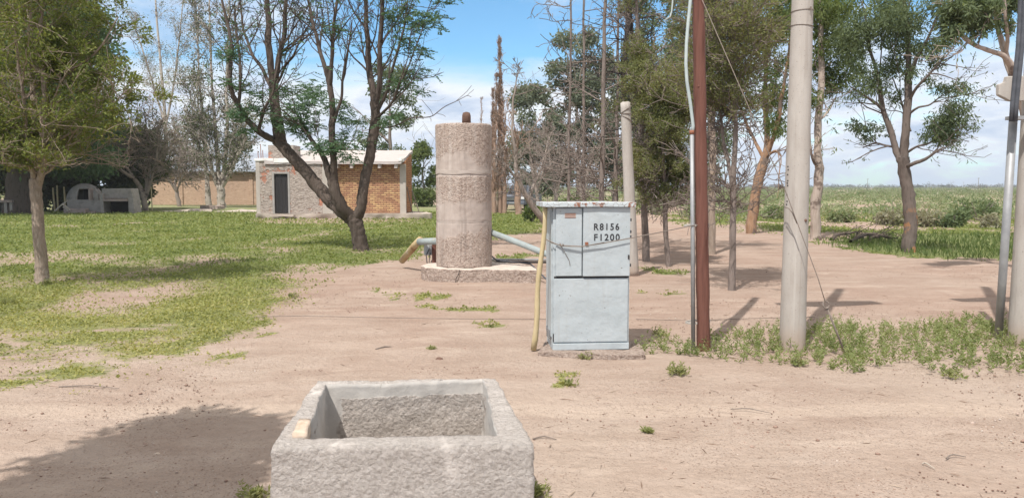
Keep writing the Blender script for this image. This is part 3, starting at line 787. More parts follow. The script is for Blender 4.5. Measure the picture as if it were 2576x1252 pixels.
HY = 40.4
hx = lambda u: at(u, 500, HY).x
hz = lambda v: at(1288, v, HY).z
def build_hut():
    ox = hx(645)
    root = empty('brick_hut', (ox, HY, 0), 0, 'small flat-roofed brick hut with dark doorway, half rendered, half bare ochre brick', 'hut')
    X = lambda u: hx(u) - ox
    zs = hz(537)
    zt = hz(405)
    D = 3.3
    d0, d1, dt = X(690.5), X(725), hz(437)
    x1 = X(832)
    bm = slabxz(bmesh.new(), [(X(655), zs), (d0 - .10, zs), (d0 - .10, dt + .10), (d1 + .10, dt + .10), (d1 + .10, zs), (x1 - .42, zs), (x1 - .42, zt), (X(655), zt)], 0, .2)
    obj('rendered_wall', bm, M['brick_p'], root)
    obj('corner_column', box(0, X(655), -.012, .22, zs, zt, .006), M['column'], root)
    obj('corner_column', box(x1 - .42, x1 + .12, -.015, .22, zs, hz(413), .006), M['column'], root)
    obj('side_wall', box(.0, .18, .225, D, zs, zt), M['greyplaster'], root)
    bm = slabxz(bmesh.new(), [(d0 - .10, zs), (d0, zs), (d0, dt), (d1, dt), (d1, zs), (d1 + .10, zs), (d1 + .10, dt + .10), (d0 - .10, dt + .10)], -.02, .17)
    fr = obj('door_frame', bm, M['greyplaster'], root)
    dr = obj('door', box(d0 + .004, d1 - .004, .085, .115, zs + .03, dt - .004, .002), M['doorsteel'], root)
    for j in range(1, 4):
        xx = d0 + (d1 - d0) * j / 4
        obj('rib', box(xx - .01, xx + .01, .075, .086, zs + .05, dt - .03), M['doorsteel'], dr)
    # right part: set back under the eave
    s = .46
    obj('brick_wall', box(x1 + .12, X(1003), s, s + .2, zs, hz(404)), M['brick_y'], root)
    obj('return_wall', box(x1 - .08, x1 + .115, .225, s + .1, zs, hz(412)), M['column'], root)
    obj('corner_column', box(X(1003), X(1018), s - .012, s + .22, zs, hz(412), .006), M['column'], root)
    obj('gable_wall', slabxz(bmesh.new(), [(s + .225, zs), (D, zs), (D, hz(392) + .3), (s + .225, hz(408) + .05)], -.2, 0), M['brick_y_side'], root)
    g = bpy.data.objects.get('gable_wall'); 
    for v in g.data.vertices:       # outline was drawn in depth, height: turn it to face right
        a, b, z = v.co; v.co = (X(1016) + b, a, z)
    obj('back_wall', box(.19, X(1012), D - .2, D - .01, zs, hz(404)), M['greyplaster'], root)
    # mono-pitch roof rising to the back, its front edge over the rendered wall
    f0, f1 = hz(413), hz(413) + .15
    slope = .205
    r0 = X(668)
    bm = bmesh.new()
    V = []
    for x, y in ((r0, -.08), (X(1011), -.10), (X(1017), D + .3), (r0, D + .3)):
        V.append((x, y, slope * max(y, 0)))
    bm = bmesh.new()
    a = [bm.verts.new((x, y, f0 + dz)) for x, y, dz in V]; b = [bm.verts.new((x, y, f1 + dz)) for x, y, dz in V]
    for i in range(4): bm.faces.new((a[i], a[(i + 1) % 4], b[(i + 1) % 4], b[i]))
    bm.faces.new(a); bm.faces.new(b)
    bmesh.ops.subdivide_edges(bm, edges=bm.edges[:], cuts=18, use_grid_fill=True); roughen(bm, .035, 1.3, 8); roughen(bm, .015, 5, 9)
    rf = obj('roof', bm, M['roofslab'], root)
    bm = box(-.04, X(690), -.06, 1.0, zt, hz(403) + .10, .02); finecut(bm, 4); roughen(bm, .02, 3, 3)
    obj('roof_edge', bm, M['white'], root)
    bm = box(X(692), X(748), -.11, .0, hz(410), hz(403) + .09, .02); finecut(bm, 4); roughen(bm, .025, 3, 5)
    obj('roof_edge', bm, M['white'], root)
    bm = box(X(1004), X(1013), -.14, 1.4, f1 + .0, f1 + .12, .02); finecut(bm, 5); roughen(bm, .04, 3, 6)
    obj('roof_edge', bm, M['white'], root)
    for u in (848, 885, 925, 955, 996):
        obj('joist', box(X(u) - .07, X(u) + .07, -.02, s - .003, hz(423), hz(413.5)), M['roofslab'], root)
    # tank box on the roof
    ch = obj('roof_block', box(X(670), X(735), .5, 1.8, hz(412), hz(364), .01), M['brick_p'], root)
    obj('roof_block_cap', box(X(712), X(736), .3, .495, hz(402), hz(366)), M['column'], ch)
    for u, v in ((648, 380), (655, 362), (660, 377)):
        obj('rebar', tube(bmesh.new(), [(X(u), .3, zt), (X(u) - .02, .3, hz(v))], .018, 6), M['rust'], root)
    # the floor slab it stands on
    pl = bmesh.new()
    xe = hx(1083) - ox
    prism(pl, [(-.02, -.12), (X(700), -.16), (X(850), -.13), (X(960), -.14), (X(1062), -.2), (xe, -.18), (xe + .05, .3), (X(1060), 2.6), (X(1010), 4.2), (0, D + .2)], .0, zs - .003)
    bmesh.ops.triangulate(pl, faces=[f for f in pl.faces if len(f.verts) > 4])
    bmesh.ops.subdivide_edges(pl, edges=pl.edges[:], cuts=7, use_grid_fill=True)
    for v in pl.verts:
        if v.co.z > zs * .9: v.co.z -= .0
        else: v.co += Vector((0, .06 + .08 * mnoise.noise(v.co * 2.5), 0)) * (1 - v.co.z / zs)
        if v.co.y < .1: v.co += Vector((0, .07 * mnoise.noise(v.co * 2.2), 0))
    obj('floor_slab', pl, M['broken'], root)
    tag(obj('door_step', roughen(finecut(box(X(687), X(745), -.55, -.19, .14, .22, .01), 3), .025, 3, 11), M['broken'], loc=(ox, HY, 0)), 'loose flat concrete step below the hut doorway', 'step')
    for k, (u, v0, u2) in enumerate(((1036, 478, 1052), (1024, 470, 1034))):
        tag(obj('leaning_pole', tube(bmesh.new(), [at(u, v0, HY + 1.0), at(u2 + 4, 538, HY + 1.2)], .03, 6), M['wire']),
            ('longer thin pole leaning against the right side of the hut', 'shorter thin pole leaning against the hut right beside its corner column')[k], 'pole', 'poles leaning on the hut')
build_hut()

def build_barn():
    Y = 72.0
    X = lambda u: at(u, 471, Y).x
    root = empty('brick_barn', (X(645), Y, 0), 0, 'long pale brick barn with blue-grey tin roof behind the bare trees', 'barn')
    ox = X(645); x0, x1 = X(380) - ox, X(760) - ox
    z = lambda v: at(1288, v, Y).z
    bm = bmesh.new()
    obj('wall', box(x0, x1, 0, .3, 0, z(431)), M['brick_b'], root)
    obj('side_wall', box(x0 + .01, x0 + .3, .305, 7, 0, z(431)), M['brick_b'], root)
    for u in (455, 512, 632, 690):
        obj('pilaster', box(X(u) - ox - .18, X(u) - ox + .18, -.09, -.003, 0, z(436)), M['brick_b'], root)
    obj('tie_beam', box(x0, x1, -.05, -.004, z(444), z(440)), M['brick_b'], root)
    bm = bmesh.new()
    f, b_ = z(431), z(431) + 1.85
    pts = [(-.5, f - .05), (-.5, f + .04), (5.0, b_ + .04), (5.0, b_ - .05)]
    a = [bm.verts.new((x0 - .4, y, zz)) for y, zz in pts]; b = [bm.verts.new((x1, y, zz)) for y, zz in pts]
    for i in range(4): bm.faces.new((a[i], a[(i + 1) % 4], b[(i + 1) % 4], b[i]))
    bm.faces.new(a); bm.faces.new(b)
    obj('roof', bm, M['tin'], root)
build_barn()

def build_oven():
    Y = 48.0; ox = at(168, 500, Y).x
    root = empty('outdoor_oven', (ox, Y, 0), -.02, 'sooty domed oven joined to a cement barbecue bench on the left lawn', 'oven')
    X = lambda u: at(u, 500, Y).x - ox
    z = lambda v: at(1288, v, Y).z
    C = M['ovenclay']
    XY = lambda u, y: at(u, 500, Y + y).x - ox
    obj('oven_base', roughen(finecut(box(0, X(256), 0, 2.25, 0, z(503), .03), 4), .02, 2, 1), C, root)
    bm = bmesh.new(); bmesh.ops.create_uvsphere(bm, u_segments=128, v_segments=72, radius=1)
    bmesh.ops.delete(bm, geom=[v for v in bm.verts if v.co.z < -.02], context='VERTS')
    bmesh.ops.transform(bm, matrix=Matrix.Translation((XY(214, .95), .95, z(504))) @ Matrix.Diagonal((X(258) - X(214), .94, z(461) - z(504), 1)), verts=bm.verts)
    m0, m1 = X(193), X(224)
    hole = [f for f in bm.faces if f.calc_center_median().y < .7 and m0 < f.calc_center_median().x < m1 and z(502.5) < f.calc_center_median().z < z(474)]
    bmesh.ops.delete(bm, geom=hole, context='FACES')
    roughen(bm, .025, 2, 2)
    dm = obj('dome', bm, [C], root, True)
    sol = dm.modifiers.new('thickness', 'SOLIDIFY'); sol.thickness = .12; sol.offset = -1
    obj('oven_floor', box(m0 - .1, m1 + .1, .2, 1.6, z(503) + .002, z(503) + .012), M['soot'], root)
    obj('oven_lining', box(m0 - .05, m1 + .05, .9, .95, z(503) + .02, z(472)), M['soot'], root)
    obj('mouth_jamb', roughen(finecut(slabxz(bmesh.new(), [(m1 - .02, z(503)), (m1 + .10, z(503)), (m1 + .10, z(476)), (m1 - .02, z(473))], .0, .45), 2), .01, 4, 5), M['ovenpale'], root)
    obj('mouth_flap', roughen(finecut(slabxz(bmesh.new(), [(X(233), z(502)), (X(246), z(502)), (X(245), z(488)), (X(239), z(479)), (X(233), z(479))], .10, .16), 2), .01, 4, 9), C, root)
    obj('left_pier', roughen(finecut(box(X(255), X(263), -.12, .84, 0, z(487), .02), 3), .015, 2, 3), C, root)
    obj('right_pier', roughen(finecut(slabxz(bmesh.new(), [(X(325), 0), (X(340), 0), (X(337), z(500)), (X(333), z(474)), (X(325), z(474))], -.05, .85), 3), .02, 2, 4), C, root)
    obj('hood', roughen(finecut(box(X(255), X(326), .12, .8, z(499), z(474), .02), 3), .015, 2, 5), C, root)
    obj('counter', roughen(finecut(box(X(263.4), X(324.6), -.2, .7, z(506), z(500), .01), 3), .012, 2, 6), M['ovenpale'], root)
    obj('firebox_back', box(X(263.4), X(324.6), .7, .8, 0, z(507)), M['soot'], root)
    tag(obj('low_bench', roughen(finecut(box(X(176), X(229), -.75, -.3, 0, .34, .02), 3), .02, 3, 7), M['ovenpale'], None, True, loc=(ox, Y, 0)), 'low pinkish cement bench block in front of the domed oven', 'bench')
    tag(obj('rubble', roughen(finecut(box(X(236), X(250), -.6, -.3, 0, .16, .02), 3), .06, 4, 8), M['ovenpale'], None, loc=(ox, Y, 0)), 'small heap of broken bricks beside the low cement bench', 'rubble')
    # table at the left edge
    Yt = 47.0; p = at(0, 500, Yt)
    t = empty('stone_table', (p.x, Yt, 0), 0, 'grey cement table cut off by the left edge of the lawn', 'table')
    s = Yt / F
    obj('top', box(-22 * s, 37 * s, -.3, .6, at(0, 509, Yt).z, at(0, 503, Yt).z, .01), M['ovenpale'], t)
    for a, b in ((-15, -6), (14, 22), (28, 35)):
        obj('leg', box(a * s, b * s, -.2, .5, 0, at(0, 509.2, Yt).z, .01), M['ovenclay'], t)
    obj('back_panel', box(-5.8 * s, 13.8 * s, .3, .4, 0, at(0, 509.4, Yt).z), M['ovenclay'], t)
    # stakes and cut poles behind the oven
    rng = random.Random(3)
    for k, (u, v0, u2, lab) in enumerate(((250, 478, 249, 'thin'), (268, 470, 269, ''), (276, 470, 279, ''))):
        pass
    for k, (u, v0, lab) in enumerate(((135, 472, 'pale upright fence stake behind the left lawn, leftmost of three'), (143, 466, 'pale upright fence stake behind the left lawn, middle of three'), (197 - 35, 470, 'pale upright fence stake behind the left lawn, rightmost of three'))):
        a = at(u, v0, 52)
        tag(obj('fence_stake', tube(bmesh.new(), [(a.x, 52, 0), (a.x + rng.uniform(-.1, .1), 52, a.z)], .055, 7), M['stick']), lab, 'stake', 'stakes behind the oven')
    labs = ('lowest cut branch in the heap beside the oven', 'cut branch rising rightwards in the heap beside the oven', 'cut branch slanting down right in the heap beside the oven')
    for k, (u0, v0, u1, v1) in enumerate(((168 - 0, 527, 186, 531), (212 - 0, 0, 0, 0), (0, 0, 0, 0))[:1]):
        pass
    for k, (u0, v0, u1, v1) in enumerate(((178 - 9, 520, 186 - 3, 531), (211 - 1, 531, 242, 504), (230, 514, 249, 530))):
        q0, q1 = at(u0 - 0 if k == 0 else u0 - 0, v0, 47.2), at(u1, v1, 47.2)
        # the heap lies left of the oven
        sh = Vector((-1.75, 0, 0)) if k else Vector((-.25, 0, 0))
        tag(obj('cut_branch', tube(bmesh.new(), [q0 + sh, (q0 + q1) / 2 + sh + Vector((0, 0, .04)), q1 + sh], [.055, .05, .04], 7), M['pale_bark']), labs[k], 'branch', 'cut branches beside the oven')
M['pale_bark'] = bark('pale_dry_bark', [(.30, .26, .21), (.44, .39, .33), (.36, .315, .265)], 10)
build_oven()

# broken paving towards the hut
for k, (u, v, w, d, h, lab) in enumerate(((425, 534, 1.1, .7, .10, 'leftmost broken concrete slab on the grass left of the hut'), (462, 533, .9, .8, .14, 'tilted broken slab, second from the left beside the hut lawn'),
                                      (505, 531, 1.5, .8, .12, 'long flat broken slab midway between oven and hut'), (535, 526, 1.5, .9, .26, 'raised low brick slab under the pale bare trees'),
                                      (585, 534, 1.7, .8, .10, 'broad cracked slab near the left corner of the hut'), (622, 533, 1.2, .8, .13, 'broken slab touching the left end of the hut floor'))):
    p = G(u, v)
    bm = box(-w / 2, w / 2, -d / 2, d / 2, -.03, h, .02); finecut(bm, 4); roughen(bm, .07, 1.6, k); roughen(bm, .03, 5, k + 4)
    tag(obj('paving_slab', bm, M['broken'] if k != 3 else M['ovenpale'], loc=(p.x, p.y, 0), rot=(0.02 * (k % 3 - 1), .03 * (k % 2), .3 * (k % 3 - 1))), lab, 'slab', 'broken slabs beside the hut')
a = G(383, 530)
pp = empty('thin_marker_post', a, 0, 'thin pale post with blue top between the bare trees', 'post')
obj('post', tube(bmesh.new(), [(0, 0, 0), (-.02, 0, at(383, 470, a.y).z)], .04, 8), M['stick'], pp)
obj('top_section', tube(bmesh.new(), [(-.02, 0, at(383, 470, a.y).z), (-.05, 0, at(383, 428, a.y).z)], .035, 8), M['hose'], pp)

# ------------------------------------------------------------------ parked car behind the cypress trunks
def build_car():
    Y = 55.0; p = at(1289, 500, Y)
    root = empty('parked_car', (p.x, Y, 0), math.radians(-16), 'dark grey-blue pickup parked behind the cypress trunks, facing the camera', 'car')
    m, g = new_mat('dark_blue_grey_car_paint')
    finish(g, (.12, .135, .165, 1), .3, spec=.5)
    mg, g = new_mat('car_glass'); finish(g, (.035, .04, .045, 1), .08, spec=.6)
    mc, g = new_mat('bright_metal_trim'); finish(g, (.55, .56, .57, 1), .3, metal=.7)
    mh, g = new_mat('headlight_lens'); finish(g, (.70, .72, .74, 1), .15, spec=.6)
    mt, g = new_mat('tyre_rubber'); finish(g, (.02, .02, .02, 1), .9)
    def yz(prof, x0, x1):
        bm = bmesh.new()
        a = [bm.verts.new((x0, y, z)) for y, z in prof]; b = [bm.verts.new((x1, y, z)) for y, z in prof]
        for i in range(len(a)): bm.faces.new((a[i], a[(i + 1) % len(a)], b[(i + 1) % len(a)], b[i]))
        bm.faces.new(a); bm.faces.new(b)
        bmesh.ops.bevel(bm, geom=bm.edges[:], offset=.05, segments=2, affect='EDGES')
        return bm
    obj('body', yz([(0, .45), (0, .98), (.25, 1.08), (1.35, 1.18), (5.1, 1.15), (5.1, .5), (4.7, .42), (.3, .38)], -.92, .92), m, root, False)
    obj('cab', yz([(1.25, 1.12), (2.0, 1.78), (3.3, 1.80), (3.6, 1.14)], -.78, .78), m, root)
    bm = bmesh.new(); q = [(-.70, 1.30, 1.215), (.70, 1.30, 1.215), (.62, 1.90, 1.73), (-.62, 1.90, 1.73)]
    f = bm.faces.new([bm.verts.new(v) for v in q]); r = bmesh.ops.extrude_face_region(bm, geom=[f])
    bmesh.ops.translate(bm, vec=(0, -.03, .035), verts=[e for e in r['geom'] if isinstance(e, bmesh.types.BMVert)])
    obj('windscreen', bm, mg, root)
    for s in (-1, 1):
        obj('side_window', box(s * .785 - .008, s * .785 + .008, 1.95, 3.2, 1.2, 1.68, .004), mg, root)
        obj('mirror', box(s * 1.0 - .11, s * 1.0 + .11, 1.35, 1.47, 1.15, 1.33, .03), mc, root)
        obj('headlight', box(s * .70 - .19, s * .70 + .19, -.03, .12, .80, .96, .03), mh, root)
        for yy in (.85, 4.1):
            w = obj('wheel', tube(bmesh.new(), [(s * .93, yy, .37), (s * .70, yy, .37)], .37, 20), mt, root)
            obj('rim', tube(bmesh.new(), [(s * .94, yy, .37), (s * .90, yy, .37)], .22, 14), mc, w)
    gr = obj('grille', box(-.48, .48, -.035, .05, .66, .96, .02), mt, root)
    for z in (.72, .80, .88): obj('grille_bar', box(-.46, .46, -.055, -.036, z, z + .03), mc, gr)
    obj('bumper', box(-.9, .9, -.08, .1, .42, .62, .04), m, root)
    obj('number_plate', box(-.22, .22, -.098, -.082, .48, .58), M['galv'], root)
build_car()

# ------------------------------------------------------------------ trees
UP = Vector((0, 0, 1))
def rv(r): return Vector((r.gauss(0, 1), r.gauss(0, 1), r.gauss(0, 1)))
def around(axis, ang, r):
    q = axis.cross(rv(r))
    if q.length < 1e-5: q = axis.orthogonal()
    q.normalize()
    return (axis * math.cos(ang) + q * math.sin(ang)).normalized()
def smooth_path(P, R, n):
    """Catmull-Rom through the points, n pieces per span"""
    P = [Vector(p) for p in P]; out, rad = [], []
    for i in range(len(P) - 1):
        p0, p1, p2, p3 = P[max(i - 1, 0)], P[i], P[i + 1], P[min(i + 2, len(P) - 1)]
        for k in range(n):
            t = k / n
            out.append(.5 * ((2 * p1) + (p2 - p0) * t + (2 * p0 - 5 * p1 + 4 * p2 - p3) * t * t + (3 * p1 - p0 - 3 * p2 + p3) * t ** 3))
            rad.append(R[i] * (1 - t) + R[i + 1] * t)
    out.append(P[-1]); rad.append(R[-1])
    return out, rad

class Tree:
    def __init__(s, base, seed, rmin=.004, leaf_from=2):
        s.base = Vector(base); s.r = random.Random(seed); s.br = []; s.anc = []; s.rmin = rmin; s.leaf_from = leaf_from; s.zmin = 0
        s.np = np.random.default_rng(seed)
    def limb(s, pts, rads, k=10, spec=None, lev=0, n=5, wob=0.0, leaf=False):
        """a limb given by world points; grows side branches by spec"""
        pts, rads = smooth_path([Vector(p) - s.base for p in pts], rads, n)
        if wob:
            o = rv(s.r) * 10
            pts = [p + mnoise.noise_vector(p * 1.7 + o) * wob * min(1, i / 4) for i, p in enumerate(pts)]
        s.br.append((pts, rads, k))
        if spec:
            L = sum((b - a).length for a, b in zip(pts, pts[1:]))
            s.spawn(pts, rads, L, lev, spec)
        return pts, rads
    def grow(s, p, d, L, r, lev, S):
        c = S[lev]; n = c.get('seg', 4); rng = s.r
        pts, rads = [p.copy()], [max(r, s.rmin)]; dd = d.copy()
        for i in range(n):
            dd = (dd + rv(rng) * c.get('wan', .12) + UP * c.get('up', 0.0)).normalized()
            if s.zmin and (p + dd * (L / n)).z < s.zmin: dd = Vector((dd.x, dd.y, abs(dd.z) + .15)).normalized()
            p = p + dd * (L / n); pts.append(p.copy())
            rads.append(max(r * (1 - c.get('tap', .75) * (i + 1) / n), s.rmin))
        s.br.append((pts, rads, c.get('k', 4)))
        if lev >= s.leaf_from:
            m = c.get('anc', 3)
            for j in range(m):
                t = rng.uniform(.25, 1.0) * (len(pts) - 1); i = min(int(t), len(pts) - 2)
                s.anc.append((pts[i].lerp(pts[i + 1], t - i), (pts[i + 1] - pts[i]).normalized()))
        s.spawn(pts, rads, L, lev + 1, S)
    def spawn(s, pts, rads, L, lev, S):
        if lev >= len(S): return
        c = S[lev]; rng = s.r; N = c['n'] if isinstance(c['n'], int) else rng.randint(*c['n'])
        for _ in range(N):
            f = rng.uniform(c.get('t0', .2), c.get('t1', 1.0)); t = f * (len(pts) - 1); i = min(int(t), len(pts) - 2)
            pos = pts[i].lerp(pts[i + 1], t - i); ax = (pts[i + 1] - pts[i]).normalized()
            d = around(ax, math.radians(rng.uniform(*c.get('ang', (30, 60)))), rng)
            if 'flat' in c: d = Vector((d.x, d.y, d.z * c['flat'])).normalized()
            if 'abs' in c: LL = rng.uniform(*c['abs']) * (1 - c.get('fall', 0) * f) ** c.get('fpow', 1)
            else: LL = L * rng.uniform(*c['len']) * (1 - c.get('fall', 0) * f)
            rr = min((rads[i] * (1 - t + i) + rads[i + 1] * (t - i)) * rng.uniform(.45, .75), LL * c.get('rl', .022))
            s.grow(pos, d, LL, rr, lev, S)
    def trunk(s, name, m, parent):
        groups = {}
        for p, r, k in s.br: groups.setdefault((len(p), k), []).append((p, r))
        Vs, Fs, off = [], [], 0
        for (n, k), lst in groups.items():
            P = np.array([[tuple(q) for q in p] for p, _ in lst]); R = np.array([r for _, r in lst])
            T = np.gradient(P, axis=1); T /= np.linalg.norm(T, axis=2, keepdims=True) + 1e-9
            mean = T.mean(1); ref = np.where(np.abs(mean[:, 2:3]) < .75, np.array([[0, 0, 1.]]), np.array([[1., 0, 0]]))[:, None, :]
            A = np.cross(T, np.broadcast_to(ref, T.shape)); A /= np.linalg.norm(A, axis=2, keepdims=True) + 1e-9
            B = np.cross(T, A)
            th = np.arange(k) * 2 * np.pi / k
            wob = 1.0
            if k >= 8: wob = 1 + .09 * s.np.standard_normal((len(lst), n, k, 1)) * np.linspace(1, 1, n)[None, :, None, None] * .7
            ring = P[:, :, None, :] + wob * R[:, :, None, None] * (A[:, :, None, :] * np.cos(th)[None, None, :, None] + B[:, :, None, :] * np.sin(th)[None, None, :, None])
            b = len(lst); idx = np.arange(b * n * k).reshape(b, n, k)
            f = np.stack([idx[:, :-1], np.roll(idx, -1, 2)[:, :-1], np.roll(idx, -1, 2)[:, 1:], idx[:, 1:]], -1)
            Vs.append(ring.reshape(-1, 3)); Fs.append(f.reshape(-1, 4) + off); off += b * n * k
        return raw(name, np.concatenate(Vs), np.concatenate(Fs), m, parent, True)
    def leaves(s, name, m, parent, per=8, size=(.06, .11), wid=.4, spread=.12, along=.5, gz=0.0, anchors=None, sprig=0):
        """leaf blades round the twig anchors; along: follow the twig; gz: hang (-) or stand (+)"""
        a = anchors if anchors is not None else s.anc
        if not a: return
        g = s.np
        P = np.array([tuple(p) for p, _ in a]); D = np.array([tuple(d) for _, d in a])
        P = np.repeat(P, per, 0); D = np.repeat(D, per, 0); n = len(P)
        P = P + g.normal(0, spread, (n, 3))
        d = g.normal(0, 1, (n, 3)) + D * along * 2 + np.array([0, 0, gz])
        d /= np.linalg.norm(d, axis=1, keepdims=True) + 1e-9
        return raw(name, *blades(P, d, g.uniform(*size, n), wid, g), m, parent)

def blades(P, d, L, wid, g):
    n = len(P)
    q = np.cross(d, g.normal(0, 1, (n, 3))); q /= np.linalg.norm(q, axis=1, keepdims=True) + 1e-9
    L = np.asarray(L)[:, None]
    V = np.stack([P, P + d * L * .45 + q * L * wid * .5, P + d * L, P + d * L * .55 - q * L * wid * .5], 1).reshape(-1, 3)
    return V, np.arange(4 * n).reshape(-1, 4)

def blob_anchors(g, centres, n):
    """points through egg-shaped clumps: centres = (x,y,z,rx,ry,rz)"""
    out = []
    C = np.array(centres); w = (C[:, 3] * C[:, 4] * C[:, 5]) ** .67; w /= w.sum()
    k = g.choice(len(C), n, p=w)
    u = g.normal(0, 1, (n, 3)); u /= np.linalg.norm(u, axis=1, keepdims=True)
    r = g.uniform(0.25, 1, (n, 1)) ** .5
    P = C[k, :3] + u * r * C[k, 3:6]
    return [(Vector(p), Vector(q)) for p, q in zip(P, u)]

# bark and leaves
B_ = {}
B_['dark'] = bark('dark_furrowed_bark', [(.045, .034, .028), (.12, .095, .08), (.075, .058, .048)], 9, bstr=1.0, bdist=.03)
B_['conifer'] = bark('flaking_grey_bark', [(.16, .115, .085), (.36, .29, .235), (.25, .195, .155), (.46, .40, .34)], 16, (1, 1, .14), bstr=1.0, bdist=.02)
B_['pale'] = bark('pale_smooth_bark', [(.20, .155, .12), (.33, .275, .222), (.26, .212, .168)], 9, blotch=((.15, .12, .10, 1), 2.5))
B_['poplar'] = bark('whitish_poplar_bark', [(.27, .235, .195), (.43, .385, .335), (.35, .31, .265)], 9, blotch=((.15, .12, .10, 1), 2.5))
B_['bare'] = bark('dry_grey_brown_twigs', [(.17, .14, .118), (.30, .255, .222), (.23, .192, .165)], 9)
B_['pine'] = bark('grey_brown_dead_bark', [(.11, .088, .075), (.23, .19, .168), (.165, .135, .118)], 10)
B_['black'] = bark('blackened_bark', [(.03, .026, .026), (.07, .06, .058), (.048, .042, .04)], 10)
B_['spire'] = bark('dead_cypress_twigs', [(.20, .125, .09), (.34, .235, .18), (.27, .18, .135)], 10)
B_['euc'] = bark('eucalypt_bark', [(.075, .06, .052), (.165, .135, .118), (.115, .093, .08)], 8, (1, 1, .25), bstr=1.0, bdist=.02, blotch=((.34, .175, .085, 1), 3.2, 1.3))
B_['eucpale'] = bark('smooth_eucalypt_bark', [(.26, .20, .165), (.42, .35, .30), (.34, .275, .23)], 7, blotch=((.17, .13, .11, 1), 2.0))
B_['orange'] = bark('orange_stripped_bark', [(.22, .125, .07), (.33, .21, .135), (.17, .12, .095)], 7, (1, 1, .3), blotch=((.15, .115, .095, 1), 2.2))
L_ = {}
L_['olive'] = leafmat('olive_scale_leaves', [(.09, .12, .036), (.14, .18, .048), (.22, .255, .07), (.20, .175, .058)], .42, 1.1)
L_['green'] = leafmat('blue_green_leaves', [(.06, .11, .055), (.095, .16, .075), (.14, .21, .095)], .45, .5)
L_['darkgreen'] = leafmat('dark_evergreen_leaves', [(.06, .082, .045), (.09, .115, .06), (.13, .155, .078)], .4, .5)
L_['sparse'] = leafmat('small_poplar_leaves', [(.055, .085, .03), (.085, .12, .042), (.13, .155, .06)], .35, .6)
L_['feather'] = leafmat('feathery_mesquite_leaves', [(.065, .125, .075), (.095, .17, .095), (.14, .22, .12)], .4, .9)
L_['greygreen'] = leafmat('grey_green_leaves', [(.11, .135, .095), (.155, .185, .13), (.22, .25, .18)], .4, .4)
L_['gum'] = leafmat('eucalypt_leaves', [(.075, .11, .06), (.115, .155, .08), (.17, .215, .11)], .42, .8)
L_['gumlight'] = leafmat('yellow_green_eucalypt_leaves', [(.075, .115, .035), (.115, .16, .05), (.18, .21, .075)], .42, .8)  # yellower green than the other eucalypt leaves
L_['browncypress'] = leafmat('dead_brown_sprays', [(.19, .12, .09), (.28, .19, .145), (.34, .25, .20)], .15, .8)
L_['conifer2'] = leafmat('brownish_olive_sprays', [(.11, .13, .055), (.165, .19, .08), (.235, .255, .105), (.20, .175, .09)], .4, .9)
L_['bush'] = leafmat('sage_bush_leaves', [(.13, .185, .085), (.19, .245, .12), (.27, .30, .175), (.26, .235, .18)], .4, .12)
L_['weed'] = leafmat('weed_leaves', [(.15, .195, .07), (.23, .275, .11), (.31, .34, .16)], .4, 1.5)
L_['lawn'] = leafmat('creeping_lawn_leaves', [(.19, .21, .075), (.29, .305, .105), (.40, .385, .145), (.43, .375, .18)], .4, .55, away=(.66, .78, .72, 1))

def px_limb(base_Y, pts):
    """limb from picture points (u, v, depth offset, half width in px) -> world points and radii"""
    P, R = [], []
    for u, v, dy, w in pts:
        Y = base_Y + dy
        P.append(at(u, v, Y)); R.append(w * Y / F)
    return P, R
def plant_root(name, u, v, label, cat='tree', group=None):
    b = G(u, v)
    return empty(name, b, 0, label, cat, group), b

